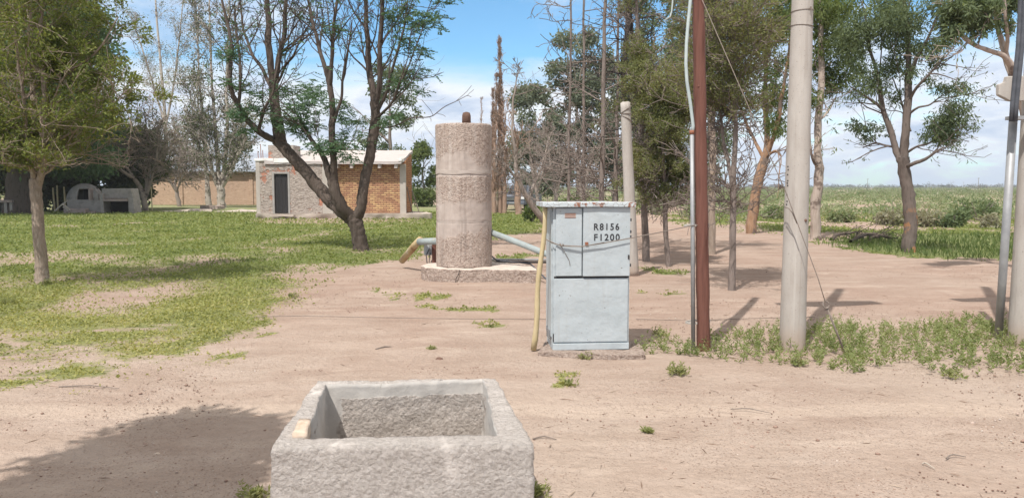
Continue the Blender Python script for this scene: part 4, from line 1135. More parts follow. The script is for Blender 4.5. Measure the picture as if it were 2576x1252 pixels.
# --- A: near conifer on the left
def tree_a():
    root, b = plant_root('conifer_tree', 107, 712, 'near conifer with pale peeling trunk and sparse yellow-olive sprays at far left')
    T = Tree(b, 11, .0045, 1); Y = b.y; T.zmin = 1.95
    S = [dict(n=60, t0=.06, abs=(.8, 2.0), ang=(55, 100), up=.07, wan=.16, seg=7, k=5, rl=.011, fall=.35, anc=5),
         dict(n=(6, 9), t0=.12, len=(.25, .55), ang=(30, 75), up=.03, wan=.22, seg=4, k=3, anc=4, rl=.012),
         dict(n=(2, 3), t0=.3, len=(.3, .6), ang=(25, 70), wan=.22, seg=3, k=3, anc=3, rl=.012)]
    T.limb(*px_limb(Y, [(107, 716, 0, 17), (103, 690, 0, 16), (100, 640, 0, 14.5), (96, 560, 0, 13.5), (92, 500, 0, 13), (90, 450, 0, 15)]), k=14, n=8, wob=.03)
    T.limb(*px_limb(Y, [(88, 470, 0, 10), (86, 380, .1, 8), (84, 250, .25, 7), (78, 100, .35, 6), (72, -60, .4, 4.5), (70, -220, .4, 2)]), k=8, spec=S, wob=.05)
    S2 = [dict(S[0], n=32), S[1], S[2]]
    T.limb(*px_limb(Y, [(96, 465, 0, 9), (112, 380, -.2, 7), (108, 230, -.35, 6), (104, 90, -.4, 5), (108, -80, -.45, 4)]), k=8, spec=S2, wob=.05)
    T.limb(*px_limb(Y, [(90, 460, 0, 7), (72, 380, -.3, 5), (58, 250, -.5, 4), (40, 100, -.6, 3), (30, -40, -.7, 2)]), k=7, spec=[dict(S[0], n=24), S[1], S[2]], wob=.05)
    # the long bough reaching right
    S3 = [dict(n=14, t0=.25, abs=(.4, 1.0), ang=(30, 75), up=.03, wan=.2, seg=5, k=4, rl=.012, anc=5), dict(S[1], n=4), S[2]]
    T.limb(*px_limb(Y, [(100, 400, 0, 4), (150, 350, -.3, 3.2), (220, 300, -.5, 2.6), (285, 262, -.6, 2), (325, 225, -.6, 1)]), k=6, spec=S3, wob=.06)
    T.limb(*px_limb(Y, [(100, 300, 0, 3.5), (170, 190, -.2, 2.6), (240, 130, -.4, 2), (300, 40, -.5, 1.4)]), k=6, spec=S3, wob=.06)
    T.trunk('trunk', B_['conifer'], root)
    kept = []
    for p, d in T.anc:
        q = p + b; u = 1288 + q.x / q.y * F; v = 471 - (q.z - CAMH) / q.y * F
        lim = 440 - max(0, u - 125) * .55 - max(0, 60 - u) * .35
        n_ = mnoise.noise(p * 1.6 + Vector((3, 1, 7)))
        if v < lim + T.r.uniform(-40, 15) and n_ > -.18 + T.r.uniform(-.2, .2): kept.append((p, d))
    T.leaves('crown', L_['olive'], root, per=8, size=(.04, .085), wid=.34, spread=.045, along=.6, gz=.1, anchors=kept)
tree_a()

# --- B, C: big dense tree and dark evergreens behind the oven
def dense(name, u, v, label, seed, hU, wU, leaf, barkm, nclump, nleaf, size, trunk_w, low=.25, group=None, depth=1.0, per=6):
    root, b = plant_root(name, u, v, label, 'tree', group)
    T = Tree(b, seed, .01, 9); g = T.np; Y = b.y; k = Y / F
    H = CAMH + (471 - hU) * k; W_ = wU * k
    S = [dict(n=7, t0=.4, abs=(H * .3, H * .55), ang=(25, 55), up=.06, wan=.15, seg=6, k=6, rl=.03),
         dict(n=4, t0=.3, len=(.4, .7), ang=(30, 60), wan=.2, seg=4, k=4)]
    T.limb([b, b + Vector((.1, 0, H * .2)), b + Vector((-.1, .1, H * .55)), b + Vector((0, 0, H * .8))], [trunk_w * k, trunk_w * .8 * k, trunk_w * .5 * k, trunk_w * .15 * k], k=10, spec=S, wob=.2)
    cl = []
    for i in range(nclump):
        z = low * H + (1 - low) * H * g.uniform(0, 1)
        f = math.sqrt(max(0.05, 1 - ((z / H - .55) / .52) ** 2))
        a = g.uniform(0, 6.28); r = W_ * f * g.uniform(.35, .95)
        c = W_ * g.uniform(.16, .30)
        cl.append((r * math.cos(a), r * math.sin(a) * depth, z - c * .3, c, c, c * .75))
    T.anc = blob_anchors(g, cl, nleaf)
    T.trunk('trunk', barkm, root)
    T.leaves('crown', leaf, root, per=per, size=size, wid=.45, spread=size[0] * .9, along=.3, gz=-.5)
dense('spreading_tree', 52, 538, 'large dense blue-green tree with massive dark trunk behind the near left conifer', 21, -20, 262, L_['green'], B_['dark'], 100, 16000, (.22, .42), 38, .28)
dense('evergreen_tree', 145, 528, 'dark low evergreen behind the cut branch heap left of the oven', 22, 330, 95, L_['darkgreen'], B_['dark'], 34, 3600, (.28, .5), 12, .12, 'dark evergreens behind the oven')
dense('evergreen_tree', 238, 527, 'dark low evergreen directly behind the domed oven', 23, 300, 95, L_['darkgreen'], B_['dark'], 34, 3600, (.28, .5), 12, .12, 'dark evergreens behind the oven')
dense('evergreen_tree', 330, 526, 'dark low evergreen behind the barbecue hood and the forked pale tree', 24, 335, 85, L_['darkgreen'], B_['dark'], 34, 3200, (.28, .5), 12, .14, 'dark evergreens behind the oven')
dense('evergreen_tree', 20, 522, 'dark evergreen cut off by the left edge behind the massive trunk', 25, 300, 95, L_['darkgreen'], B_['dark'], 30, 3000, (.28, .5), 12, .25, 'dark evergreens behind the oven')

# --- D, E: twiggy bare trees between oven and barn
def bare_tree(u, v, label, seed, limbs, leaf=None, per=3, barkm='bare', dense_=1.0, rmin=.019, abs1=(1.4, 3.2), lsize=(.12, .2), spread=.25, name='bare_tree', group=None, ang=(20, 55), up=.05):
    root, b = plant_root(name, u, v, label, 'tree', group)
    T = Tree(b, seed, rmin, 1); Y = b.y
    S = [dict(n=int(16 * dense_), t0=.18, abs=abs1, ang=ang, up=up, wan=.16, seg=5, k=4, rl=.016, fall=.3, anc=2),
         dict(n=(5, 7), t0=.15, len=(.3, .6), ang=(25, 60), up=.03, wan=.2, seg=4, k=3, anc=2),
         dict(n=(3, 4), t0=.2, len=(.35, .6), ang=(25, 60), wan=.2, seg=3, k=3, anc=2)]
    for l in limbs:
        bare = len(l) > 0 and l[0] == 'bare'
        T.limb(*px_limb(Y, l[1:] if bare else l), k=8, spec=None if bare else S, wob=.08)
    T.trunk('trunk', B_[barkm], root)
    if leaf and name == 'bare_tree': T.anc = [a for a in T.anc if T.r.random() < .22]
    if leaf: T.leaves('crown', L_[leaf], root, per=per, size=lsize, wid=.6, spread=spread, along=.2)
GR = 'bare trees between oven and barn'
bare_tree(366, 530, 'pale forked bare tree touching the right end of the barbecue', 31,
          [['bare', (366, 533, 0, 9), (364, 512, 0, 8), (360, 490, 0, 7), (352, 470, 0, 5.5), (338, 448, -.3, 5)],
           [(338, 448, -.3, 5), (316, 436, -.5, 4.2), (300, 424, -.6, 3.6), (284, 400, -.8, 3), (262, 360, -1, 2), (250, 320, -1, 1)],
           [(336, 446, -.3, 3.4), (312, 410, 0, 2.6), (300, 370, .3, 2), (296, 320, .4, 1.2)],
           [(364, 500, 0, 6), (370, 460, .2, 4.5), (366, 420, .3, 3.6), (372, 370, .4, 2.6), (366, 300, .5, 1.4)],
           [(368, 492, 0, 4.5), (380, 450, -.2, 3.5), (392, 400, -.4, 2.6), (400, 340, -.5, 1.4)]], 'sparse', 1, dense_=1.25, barkm='pale')
bare_tree(449, 519, 'leaning bare brown tree in front of the left end of the barn', 32,
          [['bare', (452, 521, 0, 5.5), (448, 500, 0, 5), (442, 480, 0, 5), (436, 468, 0, 4.6)],
           [(436, 468, 0, 4), (418, 440, -.2, 3), (404, 400, -.3, 2.2), (392, 330, -.3, 1.2)],
           [(438, 470, 0, 4), (446, 440, .2, 3.2), (452, 400, .2, 2.4), (460, 330, .3, 1.2)],
           [(444, 484, 0, 2.6), (456, 450, -.3, 2.2), (470, 420, -.5, 1.5)]], 'sparse', 1, dense_=1.3)
bare_tree(410, 507, 'low bare tree with curved twin limbs by the thin marker post', 33,
          [['bare', (410, 509, 0, 5), (408, 490, 0, 4.6), (408, 475, 0, 4)],
           [(408, 476, 0, 3.2), (396, 450, .2, 2.6), (392, 410, .3, 1.8), (384, 350, .4, 1)],
           [(408, 474, 0, 3.2), (424, 455, -.2, 2.6), (430, 415, -.3, 1.8), (432, 350, -.3, 1)]], 'sparse', 1, dense_=1.3)
bare_tree(473, 514, 'stout bare tree before the middle of the barn wall', 34,
          [['bare', (473, 516, 0, 8), (472, 495, 0, 7), (472, 470, 0, 6), (474, 455, 0, 5)],
           [(472, 458, 0, 4), (462, 425, .2, 3), (452, 380, .3, 2), (446, 320, .4, 1)],
           [(474, 456, 0, 4.4), (480, 420, .2, 3.4), (486, 370, .3, 2.2), (488, 300, .4, 1)],
           [(475, 470, 0, 3.4), (492, 445, -.3, 2.6), (508, 420, -.5, 1.6)]], 'sparse', 1, dense_=1.3)
PG = 'pale poplars left of the hut'
bare_tree(526, 521, 'slim pale poplar left of the thick pale poplar', 35,
          [['bare', (527, 523, 0, 8), (524, 500, 0, 7.4), (522, 470, 0, 6.5)],
           [(522, 470, 0, 6), (516, 400, .2, 4.6), (510, 300, .4, 3.4), (500, 180, .5, 2.4), (494, 40, .5, 1.4), (490, -60, .5, .8)],
           [(523, 450, 0, 3.8), (506, 390, -.3, 3), (490, 320, -.5, 2.2), (478, 230, -.7, 1.2)]], 'sparse', 1, 'poplar', 1.6, name='poplar_tree', group=PG, abs1=(1.6, 3.4), ang=(15, 40), up=.12)
bare_tree(557, 522, 'thick pale many-limbed poplar just left of the hut', 36,
          [['bare', (557, 525, 0, 13), (556, 505, 0, 10), (555, 480, 0, 10), (553, 462, 0, 10)],
           [(548, 468, 0, 6), (538, 440, -.2, 5), (526, 400, -.4, 4), (512, 340, -.6, 3), (500, 270, -.8, 2), (494, 200, -.8, 1)],
           [(553, 465, 0, 7), (548, 420, .2, 5.5), (542, 330, .3, 4.5), (534, 220, .4, 3.4), (528, 80, .5, 2.4), (526, -60, .5, 1.2)],
           [(556, 462, 0, 7), (566, 410, 0, 5.5), (572, 330, .1, 4.4), (570, 230, .2, 3.4), (574, 90, .2, 2.2), (578, -60, .2, 1.2)],
           [(560, 468, 0, 6), (576, 440, -.3, 4.8), (594, 400, -.5, 4), (612, 350, -.6, 3), (622, 290, -.7, 1.6)],
           [(558, 466, 0, 5), (572, 432, .4, 4), (586, 380, .6, 3), (596, 300, .8, 2)]], 'sparse', 1, 'poplar', 1.5, name='poplar_tree', group=PG, abs1=(1.4, 3.2), ang=(15, 42), up=.12)
bare_tree(424, 500, 'tall pale poplar rising behind the leaning bare tree', 37,
          [[(424, 502, 0, 6), (420, 400, 0, 5), (414, 280, .2, 4), (402, 140, .3, 3), (392, 10, .3, 2), (385, -80, .3, 1)],
           [(416, 320, 0, 3), (436, 220, -.4, 2.4), (450, 110, -.6, 1.8), (462, -20, -.8, 1)],
           [(412, 300, 0, 3), (384, 210, .4, 2.4), (360, 130, .6, 1.8), (330, 40, .8, 1)]], 'sparse', 1, 'poplar', 1.6, .016, (1.8, 4.0), (.14, .22), .35, name='poplar_tree', group=PG, ang=(15, 42), up=.1)

# --- H: the big forked mesquite in front of the hut
def mesquite():
    root, b = plant_root('mesquite_tree', 906, 630, 'big dark mesquite forking low in front of the hut, with feathery leaves')
    T = Tree(b, 41, .0065, 1); Y = b.y
    S = [dict(n=13, t0=.2, abs=(.8, 2.0), ang=(18, 50), up=.12, wan=.14, seg=6, k=5, rl=.016, fall=.2, anc=1),
         dict(n=(3, 5), t0=.2, len=(.3, .6), ang=(20, 55), up=.06, wan=.2, seg=4, k=4, anc=1),
         dict(n=(2, 3), t0=.3, len=(.35, .6), ang=(25, 60), wan=.25, seg=3, k=3, anc=1)]
    few = [dict(S[0], n=7), S[1], S[2]]
    T.limb(*px_limb(Y, [(908, 636, 0, 22), (904, 612, 0, 19), (900, 580, 0, 18), (893, 556, 0, 20), (884, 540, 0, 19)]), k=16, n=6, wob=.04)
    T.limb(*px_limb(Y, [(892, 560, 0, 17), (868, 535, .1, 18), (836, 508, .3, 17), (800, 470, .5, 16), (762, 424, .6, 15), (724, 382, .7, 14.5), (696, 352, .8, 13)]), k=14, n=6, wob=.04)
    T.limb(*px_limb(Y, [(706, 362, .8, 16), (700, 325, .9, 15), (694, 275, 1.0, 13), (690, 225, 1.1, 12), (686, 190, 1.1, 10)]), k=12, n=5, wob=.03)
    T.limb(*px_limb(Y, [(686, 195, 1.1, 9), (678, 150, 1.1, 8.5), (676, 80, 1.2, 7.5), (672, 0, 1.3, 6.5), (668, -100, 1.3, 5), (664, -230, 1.3, 2)]), k=9, spec=S, wob=.05)
    T.limb(*px_limb(Y, [(692, 205, 1.1, 7), (704, 150, .9, 6.5), (716, 70, .8, 5.5), (722, -30, .7, 4.5), (730, -180, .7, 2)]), k=8, spec=S, wob=.05)
    T.limb(*px_limb(Y, [(690, 240, 1.0, 5), (664, 180, 1.4, 4.5), (632, 130, 1.7, 3.6), (610, 60, 1.9, 2.8), (600, -40, 2, 1.8)]), k=7, spec=few, wob=.06)
    T.limb(*px_limb(Y, [(690, 222, 1.0, 4), (720, 170, .5, 3.2), (746, 130, .2, 2.4), (772, 70, 0, 1.4)]), k=6, spec=few, wob=.06)
    T.limb(*px_limb(Y, [(700, 356, .8, 9), (668, 342, .6, 8.5), (640, 322, .4, 8), (616, 296, .3, 7.5), (600, 262, .2, 6.5), (584, 232, .1, 6), (576, 170, 0, 5), (582, 110, 0, 4.2), (566, 40, 0, 3.4), (550, -60, 0, 2)]), k=9, n=5, spec=few, wob=.06)
    T.limb(*px_limb(Y, [(650, 330, .5, 5), (662, 285, .2, 4.2), (686, 230, .0, 3.4), (700, 150, -.1, 2.4), (706, 60, -.2, 1.2)]), k=7, spec=few, wob=.05)
    T.limb(*px_limb(Y, [(600, 262, .2, 4.5), (606, 200, .5, 4), (600, 120, .7, 3.2), (592, 20, .9, 2.2)]), k=7, spec=few, wob=.06)
    # middle limb
    T.limb(*px_limb(Y, [(884, 548, 0, 15), (862, 522, -.2, 15), (846, 490, -.3, 14), (838, 462, -.3, 14), (836, 448, -.3, 12)]), k=12, n=5, wob=.03)
    T.limb(*px_limb(Y, [(834, 456, -.3, 9), (824, 430, -.3, 8.5), (818, 405, -.2, 7), (806, 380, -.1, 6), (782, 350, .1, 5), (758, 310, .2, 3.6), (738, 270, .3, 2)]), k=9, n=5, spec=few, wob=.04)
    T.limb(*px_limb(Y, [(840, 456, -.3, 10), (838, 400, -.4, 8.5), (836, 340, -.4, 8), (836, 280, -.4, 7.5), (830, 215, -.4, 7), (822, 165, -.4, 6)]), k=10, n=5, wob=.04)
    T.limb(*px_limb(Y, [(828, 205, -.4, 5.5), (812, 150, -.3, 5), (798, 95, -.2, 4.4), (782, 30, -.1, 3.6), (770, -60, 0, 2.2)]), k=8, spec=S, wob=.05)
    T.limb(*px_limb(Y, [(830, 215, -.4, 5.5), (836, 150, -.6, 5), (838, 80, -.7, 4.4), (848, 0, -.8, 3.4), (852, -100, -.8, 1.8)]), k=8, spec=S, wob=.05)
    T.limb(*px_limb(Y, [(836, 320, -.4, 4.4), (856, 260, -.6, 3.8), (862, 200, -.8, 3), (874, 130, -.9, 2.4), (884, 50, -1, 1.4)]), k=7, spec=few, wob=.05)
    # right limb
    T.limb(*px_limb(Y, [(893, 552, 0, 15), (906, 528, -.1, 13.5), (914, 490, -.1, 13), (920, 440, 0, 12.5), (930, 390, 0, 12.5), (940, 345, .1, 13), (944, 300, .1, 12), (940, 255, .1, 11)]), k=12, n=5, wob=.03)
    T.limb(*px_limb(Y, [(942, 270, .1, 9), (938, 230, .2, 8), (928, 170, .3, 7.5), (924, 110, .3, 6.5), (920, 40, .4, 5.5), (916, -60, .4, 4), (912, -180, .4, 2)]), k=9, spec=S, wob=.05)
    T.limb(*px_limb(Y, [(942, 270, .1, 8), (952, 220, 0, 7), (956, 160, -.1, 6.5), (958, 90, -.1, 6), (962, 0, -.2, 5), (966, -120, -.2, 2.4)]), k=9, spec=S, wob=.05)
    T.limb(*px_limb(Y, [(944, 290, .1, 5), (968, 240, -.2, 4.2), (984, 180, -.4, 3.6), (1004, 120, -.6, 3), (1020, 40, -.7, 2.2), (1030, -50, -.8, 1.2)]), k=7, spec=few, wob=.05)
    T.limb(*px_limb(Y, [(944, 300, .1, 4), (976, 270, -.4, 3.2), (1000, 225, -.6, 2.6), (1030, 160, -.8, 2), (1060, 80, -1, 1.4), (1085, 0, -1, .8)]), k=6, spec=few, wob=.05)
    T.limb(*px_limb(Y, [(950, 320, .1, 2.4), (990, 318, -.4, 1.9), (1040, 297, -.7, 1.5), (1090, 290, -.9, 1.2), (1130, 262, -1, 1.0), (1180, 240, -1.1, .7)]), k=5, spec=[dict(n=9, t0=.4, abs=(.25, .6), ang=(30, 70), wan=.2, seg=3, k=3, rl=.014, anc=5)], wob=.05)
    T.trunk('trunk', B_['dark'], root)
    rng = T.r
    # leaf-bearing twigs: thin on the bare boughs, thick in some clumps
    keep = []
    for p, d in T.anc:
        w = at(0, 0, 1); q = p + b
        u = 1288 + q.x / q.y * F; v = 471 - (q.z - CAMH) / q.y * F
        dens = .32
        if u > 975: dens = .95
        if u < 640: dens = .5
        keep += [(p, d)] if rng.random() < dens else []
    cl = []
    for u, v, dy, r in ((800, 245, .1, .42), (760, 270, .1, .34), (850, 265, -.5, .34), (780, 310, .1, .30), (830, 360, -.5, .40), (855, 345, -.5, .26), (800, 372, -.3, .26), (760, 330, .1, .26), (720, 300, .3, .26), (870, 300, -.6, .22), (880, 395, -.6, .18), (640, 270, .2, .30), (610, 290, .1, .26), (650, 230, .4, .24), (690, 300, .4, .26), (720, 220, .3, .28), (925, 365, .0, .16), (905, 300, 0, .16), (620, 330, .2, .18), (566, 130, 0, .3), (590, 210, 0, .22), (840, 70, -.6, .25), (1100, 20, -.9, .32), (1060, 60, -.9, .30), (1030, 110, -.7, .26), (1040, 180, -.8, .24), (1000, 210, -.6, .24), (1070, 130, -.9, .2), (1100, 60, -1, .2), (990, 20, -.5, .3), (1060, 230, -.8, .12), (1000, 290, -.5, .2), (970, 310, -.2, .2)):
        p = at(u, v, Y + dy) - b
        for j in range(3):
            o = rv(rng) * r * .5
            cl.append((p.x + o.x, p.y + o.y, p.z + o.z * .6, r, r, r * .6))
    keep += blob_anchors(T.np, cl, 2300)
    # every anchor carries a feather: leaflets both sides of a drooping stalk
    g = T.np
    P = np.array([tuple(p) for p, _ in keep]); n = len(P)
    d = g.normal(0, 1, (n, 3)); d[:, 2] = d[:, 2] * .4 - .35; d /= np.linalg.norm(d, axis=1, keepdims=True)
    Ln = g.uniform(.12, .24, n)
    side = np.cross(d, np.array([0, 0, 1.])); side /= np.linalg.norm(side, axis=1, keepdims=True) + 1e-9
    Ps, Ds, Ls = [], [], []
    for j in range(5):
        for sg in (-1, 1):
            t = (j + .5) / 5
            Ps.append(P + d * (Ln * t)[:, None]); dd = d * .55 + side * sg * .8 + g.normal(0, .12, (n, 3)); dd /= np.linalg.norm(dd, axis=1, keepdims=True)
            Ds.append(dd); Ls.append(Ln * .36)
    raw('crown', *blades(np.concatenate(Ps), np.concatenate(Ds), np.concatenate(Ls), .42, g), L_['feather'], root)
mesquite()

# --- I, J: trees behind the hut
dense('evergreen_tree', 985, 512, 'dark grey-green evergreen rising behind the right half of the hut', 51, 165, 72, L_['gum'], B_['pine'], 46, 2300, (.22, .42), 7, .10, depth=.8, per=3)
dense('evergreen_tree', 868, 508, 'smaller dark evergreen behind the middle of the hut roof', 52, 300, 36, L_['gum'], B_['pine'], 20, 900, (.22, .42), 6, .1, per=3)
dense('shrub_tree', 1066, 520, 'round olive-green scrubby tree in the gap between hut and concrete cylinder', 53, 366, 50, L_['gumlight'], B_['bare'], 30, 1500, (.18, .34), 4, .10, per=4)
dense('evergreen_tree', 604, 508, 'dark bushy tree behind the thick pale poplar', 54, 330, 40, L_['gum'], B_['pine'], 22, 900, (.2, .4), 6, .25, per=3)

# --- K: dead cypress spires right of the concrete cylinder
def spire(u, v, label, seed, top, half, trunks, leaf='browncypress', nb=150, per=5):
    root, b = plant_root('dead_cypress', u, v, label, 'tree', 'dead cypresses right of the concrete cylinder')
    T = Tree(b, seed, .013, 0); Y = b.y; k = Y / F
    Ht = at(u, top, Y).z
    for dx, w in trunks:
        o = Vector((dx * k, T.r.uniform(-.5, .5), 0))
        hh = Ht * (1 if dx == 0 else T.r.uniform(.55, .8))
        S = [dict(n=int(nb * (1 if dx == 0 else .5)), t0=.12, abs=(half * k * 1.2, half * k * 2.9), fall=1.0, fpow=1.7, ang=(10, 26), up=.08, wan=.1, seg=5, k=3, rl=.02, anc=4),
             dict(n=(2, 3), t0=.2, len=(.3, .6), ang=(15, 40), up=.1, wan=.15, seg=3, k=3, anc=3)]
        T.limb([b + o, b + o + Vector((0, 0, hh * .4)), b + o * .6 + Vector((0, 0, hh * .75)), b + o * .5 + Vector((0, 0, hh))], [w * k, w * .7 * k, w * .35 * k, .015], k=8, spec=S, wob=.1)
    T.trunk('trunk', B_['spire'], root)
    if leaf: T.leaves('crown', L_[leaf], root, per=per, size=(.08, .17), wid=.2, spread=.05, along=1.2, gz=.8)
spire(1257, 538, 'tall narrow dead brown cypress spire next to the concrete cylinder', 61, 96, 30, ((0, 7), (-13, 5), (12, 6)), nb=210, per=2)
spire(1240, 536, 'lower dead cypress half hidden by the right edge of the concrete cylinder', 62, 225, 24, ((0, 5), (6, 5)), nb=110, per=2)
spire(1212, 532, 'small dead cypress tip showing over the top of the concrete cylinder', 63, 245, 8, ((0, 4),), nb=50, per=1)

# --- L: leaning bare tree and the tangle right of the spire
bare_tree(1392, 588, 'dark mossy tree leaning left over the grass beside the leaning stick', 64,
          [[(1398, 596, 0, 9), (1372, 558, -.2, 8.5), (1340, 518, -.4, 7.5), (1312, 470, -.6, 6), (1296, 410, -.6, 4.4), (1288, 320, -.5, 3.2), (1294, 230, -.4, 2), (1303, 185, -.4, 1)],
           [(1330, 505, -.4, 4), (1350, 450, 0, 3), (1372, 390, .3, 2), (1390, 330, .5, 1)],
           [(1308, 462, -.6, 3), (1280, 420, -.9, 2.4), (1262, 400, -1.1, 1.4)]], None, 1, 'bare', .8, .009, (.45, 1.2), (.10, .18), .12, name='leaning_tree', ang=(25, 70), up=.02)
bare_tree(1305, 540, 'short cut-off trunk on the grass between parked car and leaning tree', 65, [['bare', (1305, 543, 0, 9), (1304, 520, 0, 8), (1302, 480, 0, 7), (1300, 440, 0, 5)], [(1300, 440, 0, 4), (1296, 390, 0, 3), (1306, 330, 0, 1.4)]], None, barkm='spire', name='tree_stump', dense_=.3)
for k, (u, v, lab, tp, w) in enumerate(((1352, 530, 'grey twiggy bare tree with forked stems behind the leaning tree', 330, 5), (1400, 528, 'pale forked bare tree just left of the cabinet roof', 340, 6), (1466, 522, 'leaning bare tree with crossing stems behind the cabinet roof', 360, 7))):
    bare_tree(u, v, lab, 66 + k, [[(u, v + 2, 0, w), (u - 3, 480, 0, w * .8), (u - 14, 420, .3, w * .55), (u - 22, tp, .4, 1.2)], [(u - 2, 484, 0, w * .7), (u + 14, 430, -.3, w * .5), (u + 28, tp + 10, -.4, 1.2)]],
              None, barkm='bare', dense_=.6, rmin=.013, abs1=(1.2, 3.0), group='grey bare trees behind the cabinet', ang=(25, 65), up=.04)

# --- M: grey-green eucalypts in the distance behind the dead pines
for u, v, lab, sd_, hU, wU, n in ((1345, 520, 'grey-green round crowned eucalypt right of the dead spire', 71, 222, 82, 4200), (1452, 519, 'tall grey-green eucalypt behind the dead pines', 72, 92, 92, 5200), (1545, 518, 'grey-green eucalypt behind the broken concrete stub', 73, 130, 85, 4200), (1640, 516, 'tall dark-leaved eucalypt far behind the olive conifers', 74, -30, 100, 4600), (1745, 514, 'tall grey-green eucalypt behind the brown post', 75, 10, 110, 4600)):
    dense('eucalypt_tree', u, v, lab, sd_, hU, wU, L_['greygreen'] if sd_ < 74 else L_['gum'], B_['eucpale'], 52, n, (.22, .42), 6, .16, 'distant eucalypts behind the dead pines', .8, 3)

# --- N: dead pines, bare twigs
def dead_pine(u, v, label, seed, top, lean, w, barkm, n1=46, L1=(.9, 2.3), t0=.2, fall=.35):
    root, b = plant_root('dead_pine', u, v, label, 'tree', 'dead pines behind the cabinet')
    T = Tree(b, seed, .0085, 9); Y = b.y
    S = [dict(n=n1, t0=t0, abs=L1, fall=fall, ang=(60, 100), up=.05, wan=.11, seg=7, k=4, rl=.011, flat=.7),
         dict(n=(2, 4), t0=.2, len=(.25, .5), ang=(30, 70), up=.0, wan=.2, seg=4, k=3, rl=.014),
         dict(n=(1, 3), t0=.3, len=(.3, .6), ang=(30, 70), wan=.2, seg=3, k=3)]
    T.limb(*px_limb(Y, [(u, v + 3, 0, w), (u + lean * .3, v - 130, 0, w * .85), (u + lean * .6, v - 280, 0, w * .7), (u + lean, top, 0, w * .45), (u + lean * 1.2, top - 160, 0, w * .15)]), k=9, spec=S, wob=.05)
    T.trunk('trunk', B_[barkm], root)
dead_pine(1428, 622, 'leftmost dead pine, thin dark trunk behind the cabinet', 81, 0, 8, 5, 'pine', 46)
dead_pine(1468, 612, 'dead pine with thin trunk left of the reddish dead pine', 82, 0, 0, 5.5, 'pine', 38)
dead_pine(1506, 640, 'thick reddish-brown dead pine behind the middle of the cabinet roof', 83, -10, 16, 8.5, 'pine', 40, (1.0, 2.4))
dead_pine(1546, 628, 'dead pine between the reddish dead pine and the concrete stub', 84, 0, 10, 6, 'pine', 38)
def black_pair():
    root, b = plant_root('dead_pine', 1584, 634, 'blackened double-trunked dead pine behind the concrete stub', 'tree', 'dead pines behind the cabinet')
    T = Tree(b, 85, .0075, 9); Y = b.y
    S = [dict(n=22, t0=.3, abs=(.8, 1.9), ang=(55, 95), up=.05, wan=.12, seg=6, k=4, rl=.011), dict(n=(3, 5), t0=.25, len=(.2, .45), ang=(30, 70), wan=.18, seg=4, k=3)]
    T.limb(*px_limb(Y, [(1584, 640, 0, 8), (1576, 420, 0, 7), (1568, 250, 0, 7), (1575, 110, 0, 7), (1582, 0, 0, 6), (1586, -140, 0, 3)]), k=9, spec=S, wob=.03)
    T.limb(*px_limb(Y, [(1584, 540, .2, 7), (1602, 330, .3, 6), (1596, 180, .3, 6), (1588, 60, .3, 5), (1578, -60, .3, 3)]), k=9, spec=S, wob=.03)
    T.trunk('trunk', B_['black'], root)
black_pair()

# --- O, Q: olive conifers in the sand
def olive_conifer(u, v, label, seed, trunks, crown, n1, L1, leaf='conifer2', per=7, size=(.05, .11), twig_t0=.3, bk='pine', fall=.3, spread=.05, t1=1.0, nk=(5, 8)):
    root, b = plant_root('conifer_tree', u, v, label, 'tree', 'olive conifers right of the cabinet')
    T = Tree(b, seed, .006, 1); Y = b.y
    S = [dict(n=n1, t0=twig_t0, t1=t1, abs=L1, fall=fall, ang=(45, 90), up=.05, wan=.14, seg=6, k=4, rl=.010, anc=3),
         dict(n=nk, t0=.15, len=(.25, .55), ang=(30, 70), up=.03, wan=.2, seg=4, k=3, anc=4),
         dict(n=(2, 3), t0=.2, len=(.3, .6), ang=(30, 70), wan=.2, seg=3, k=3, anc=3)]
    for i, t in enumerate(trunks): T.limb(*px_limb(Y, t), k=9, spec=S if i == 0 or len(t) > 3 else None, wob=.03)
    T.trunk('trunk', B_[bk], root)
    vmax = crown
    T.anc = [(p, d) for p, d in T.anc if 471 - ((p + b).z - CAMH) / (p + b).y * F < vmax + T.r.uniform(-25, 15)]
    o = Vector((seed * 1.3, 2.0, seed * .7))
    T.anc = [(p, d) for p, d in T.anc if mnoise.noise(p * 1.5 + o) > -.12 + T.r.uniform(-.15, .15)]
    T.leaves('crown', L_[leaf], root, per=per * 3, size=(size[0] * .65, size[1] * .65), wid=.3, spread=spread * .9, along=.8, gz=.3)
olive_conifer(1625, 657, 'olive conifer with straight bare lower trunk right of the cabinet', 91, [[(1626, 660, 0, 10), (1622, 560, 0, 9), (1617, 440, 0, 8), (1612, 300, 0, 6.5), (1606, 150, 0, 5), (1602, 0, 0, 3), (1600, -120, 0, 1)]], 440, 48, (.5, 1.1), twig_t0=.40, per=2)
olive_conifer(1681, 669, 'small olive conifer with thin crooked trunk and dense rounded crown', 92, [[(1682, 672, 0, 7), (1676, 590, 0, 6.5), (1672, 490, 0, 6), (1668, 380, 0, 4.5), (1664, 280, 0, 3), (1662, 200, 0, 1)]], 500, 100, (.6, 1.05), twig_t0=.30, fall=.25, per=5)
olive_conifer(1841, 731, 'slender twin-stemmed conifer with bare lower twigs right of the brown post', 93,
              [[(1841, 735, 0, 10), (1840, 660, 0, 8.5), (1842, 560, 0, 8), (1844, 480, 0, 7.5), (1848, 350, 0, 6), (1846, 200, 0, 5), (1840, 60, 0, 4), (1836, -80, 0, 2)],
               [(1842, 470, 0, 5), (1826, 380, .2, 4.2), (1812, 260, .3, 3.4), (1806, 130, .3, 2.6), (1800, 0, .3, 1.6)]], 290, 66, (.7, 1.4), twig_t0=.31, per=2, size=(.05, .10))
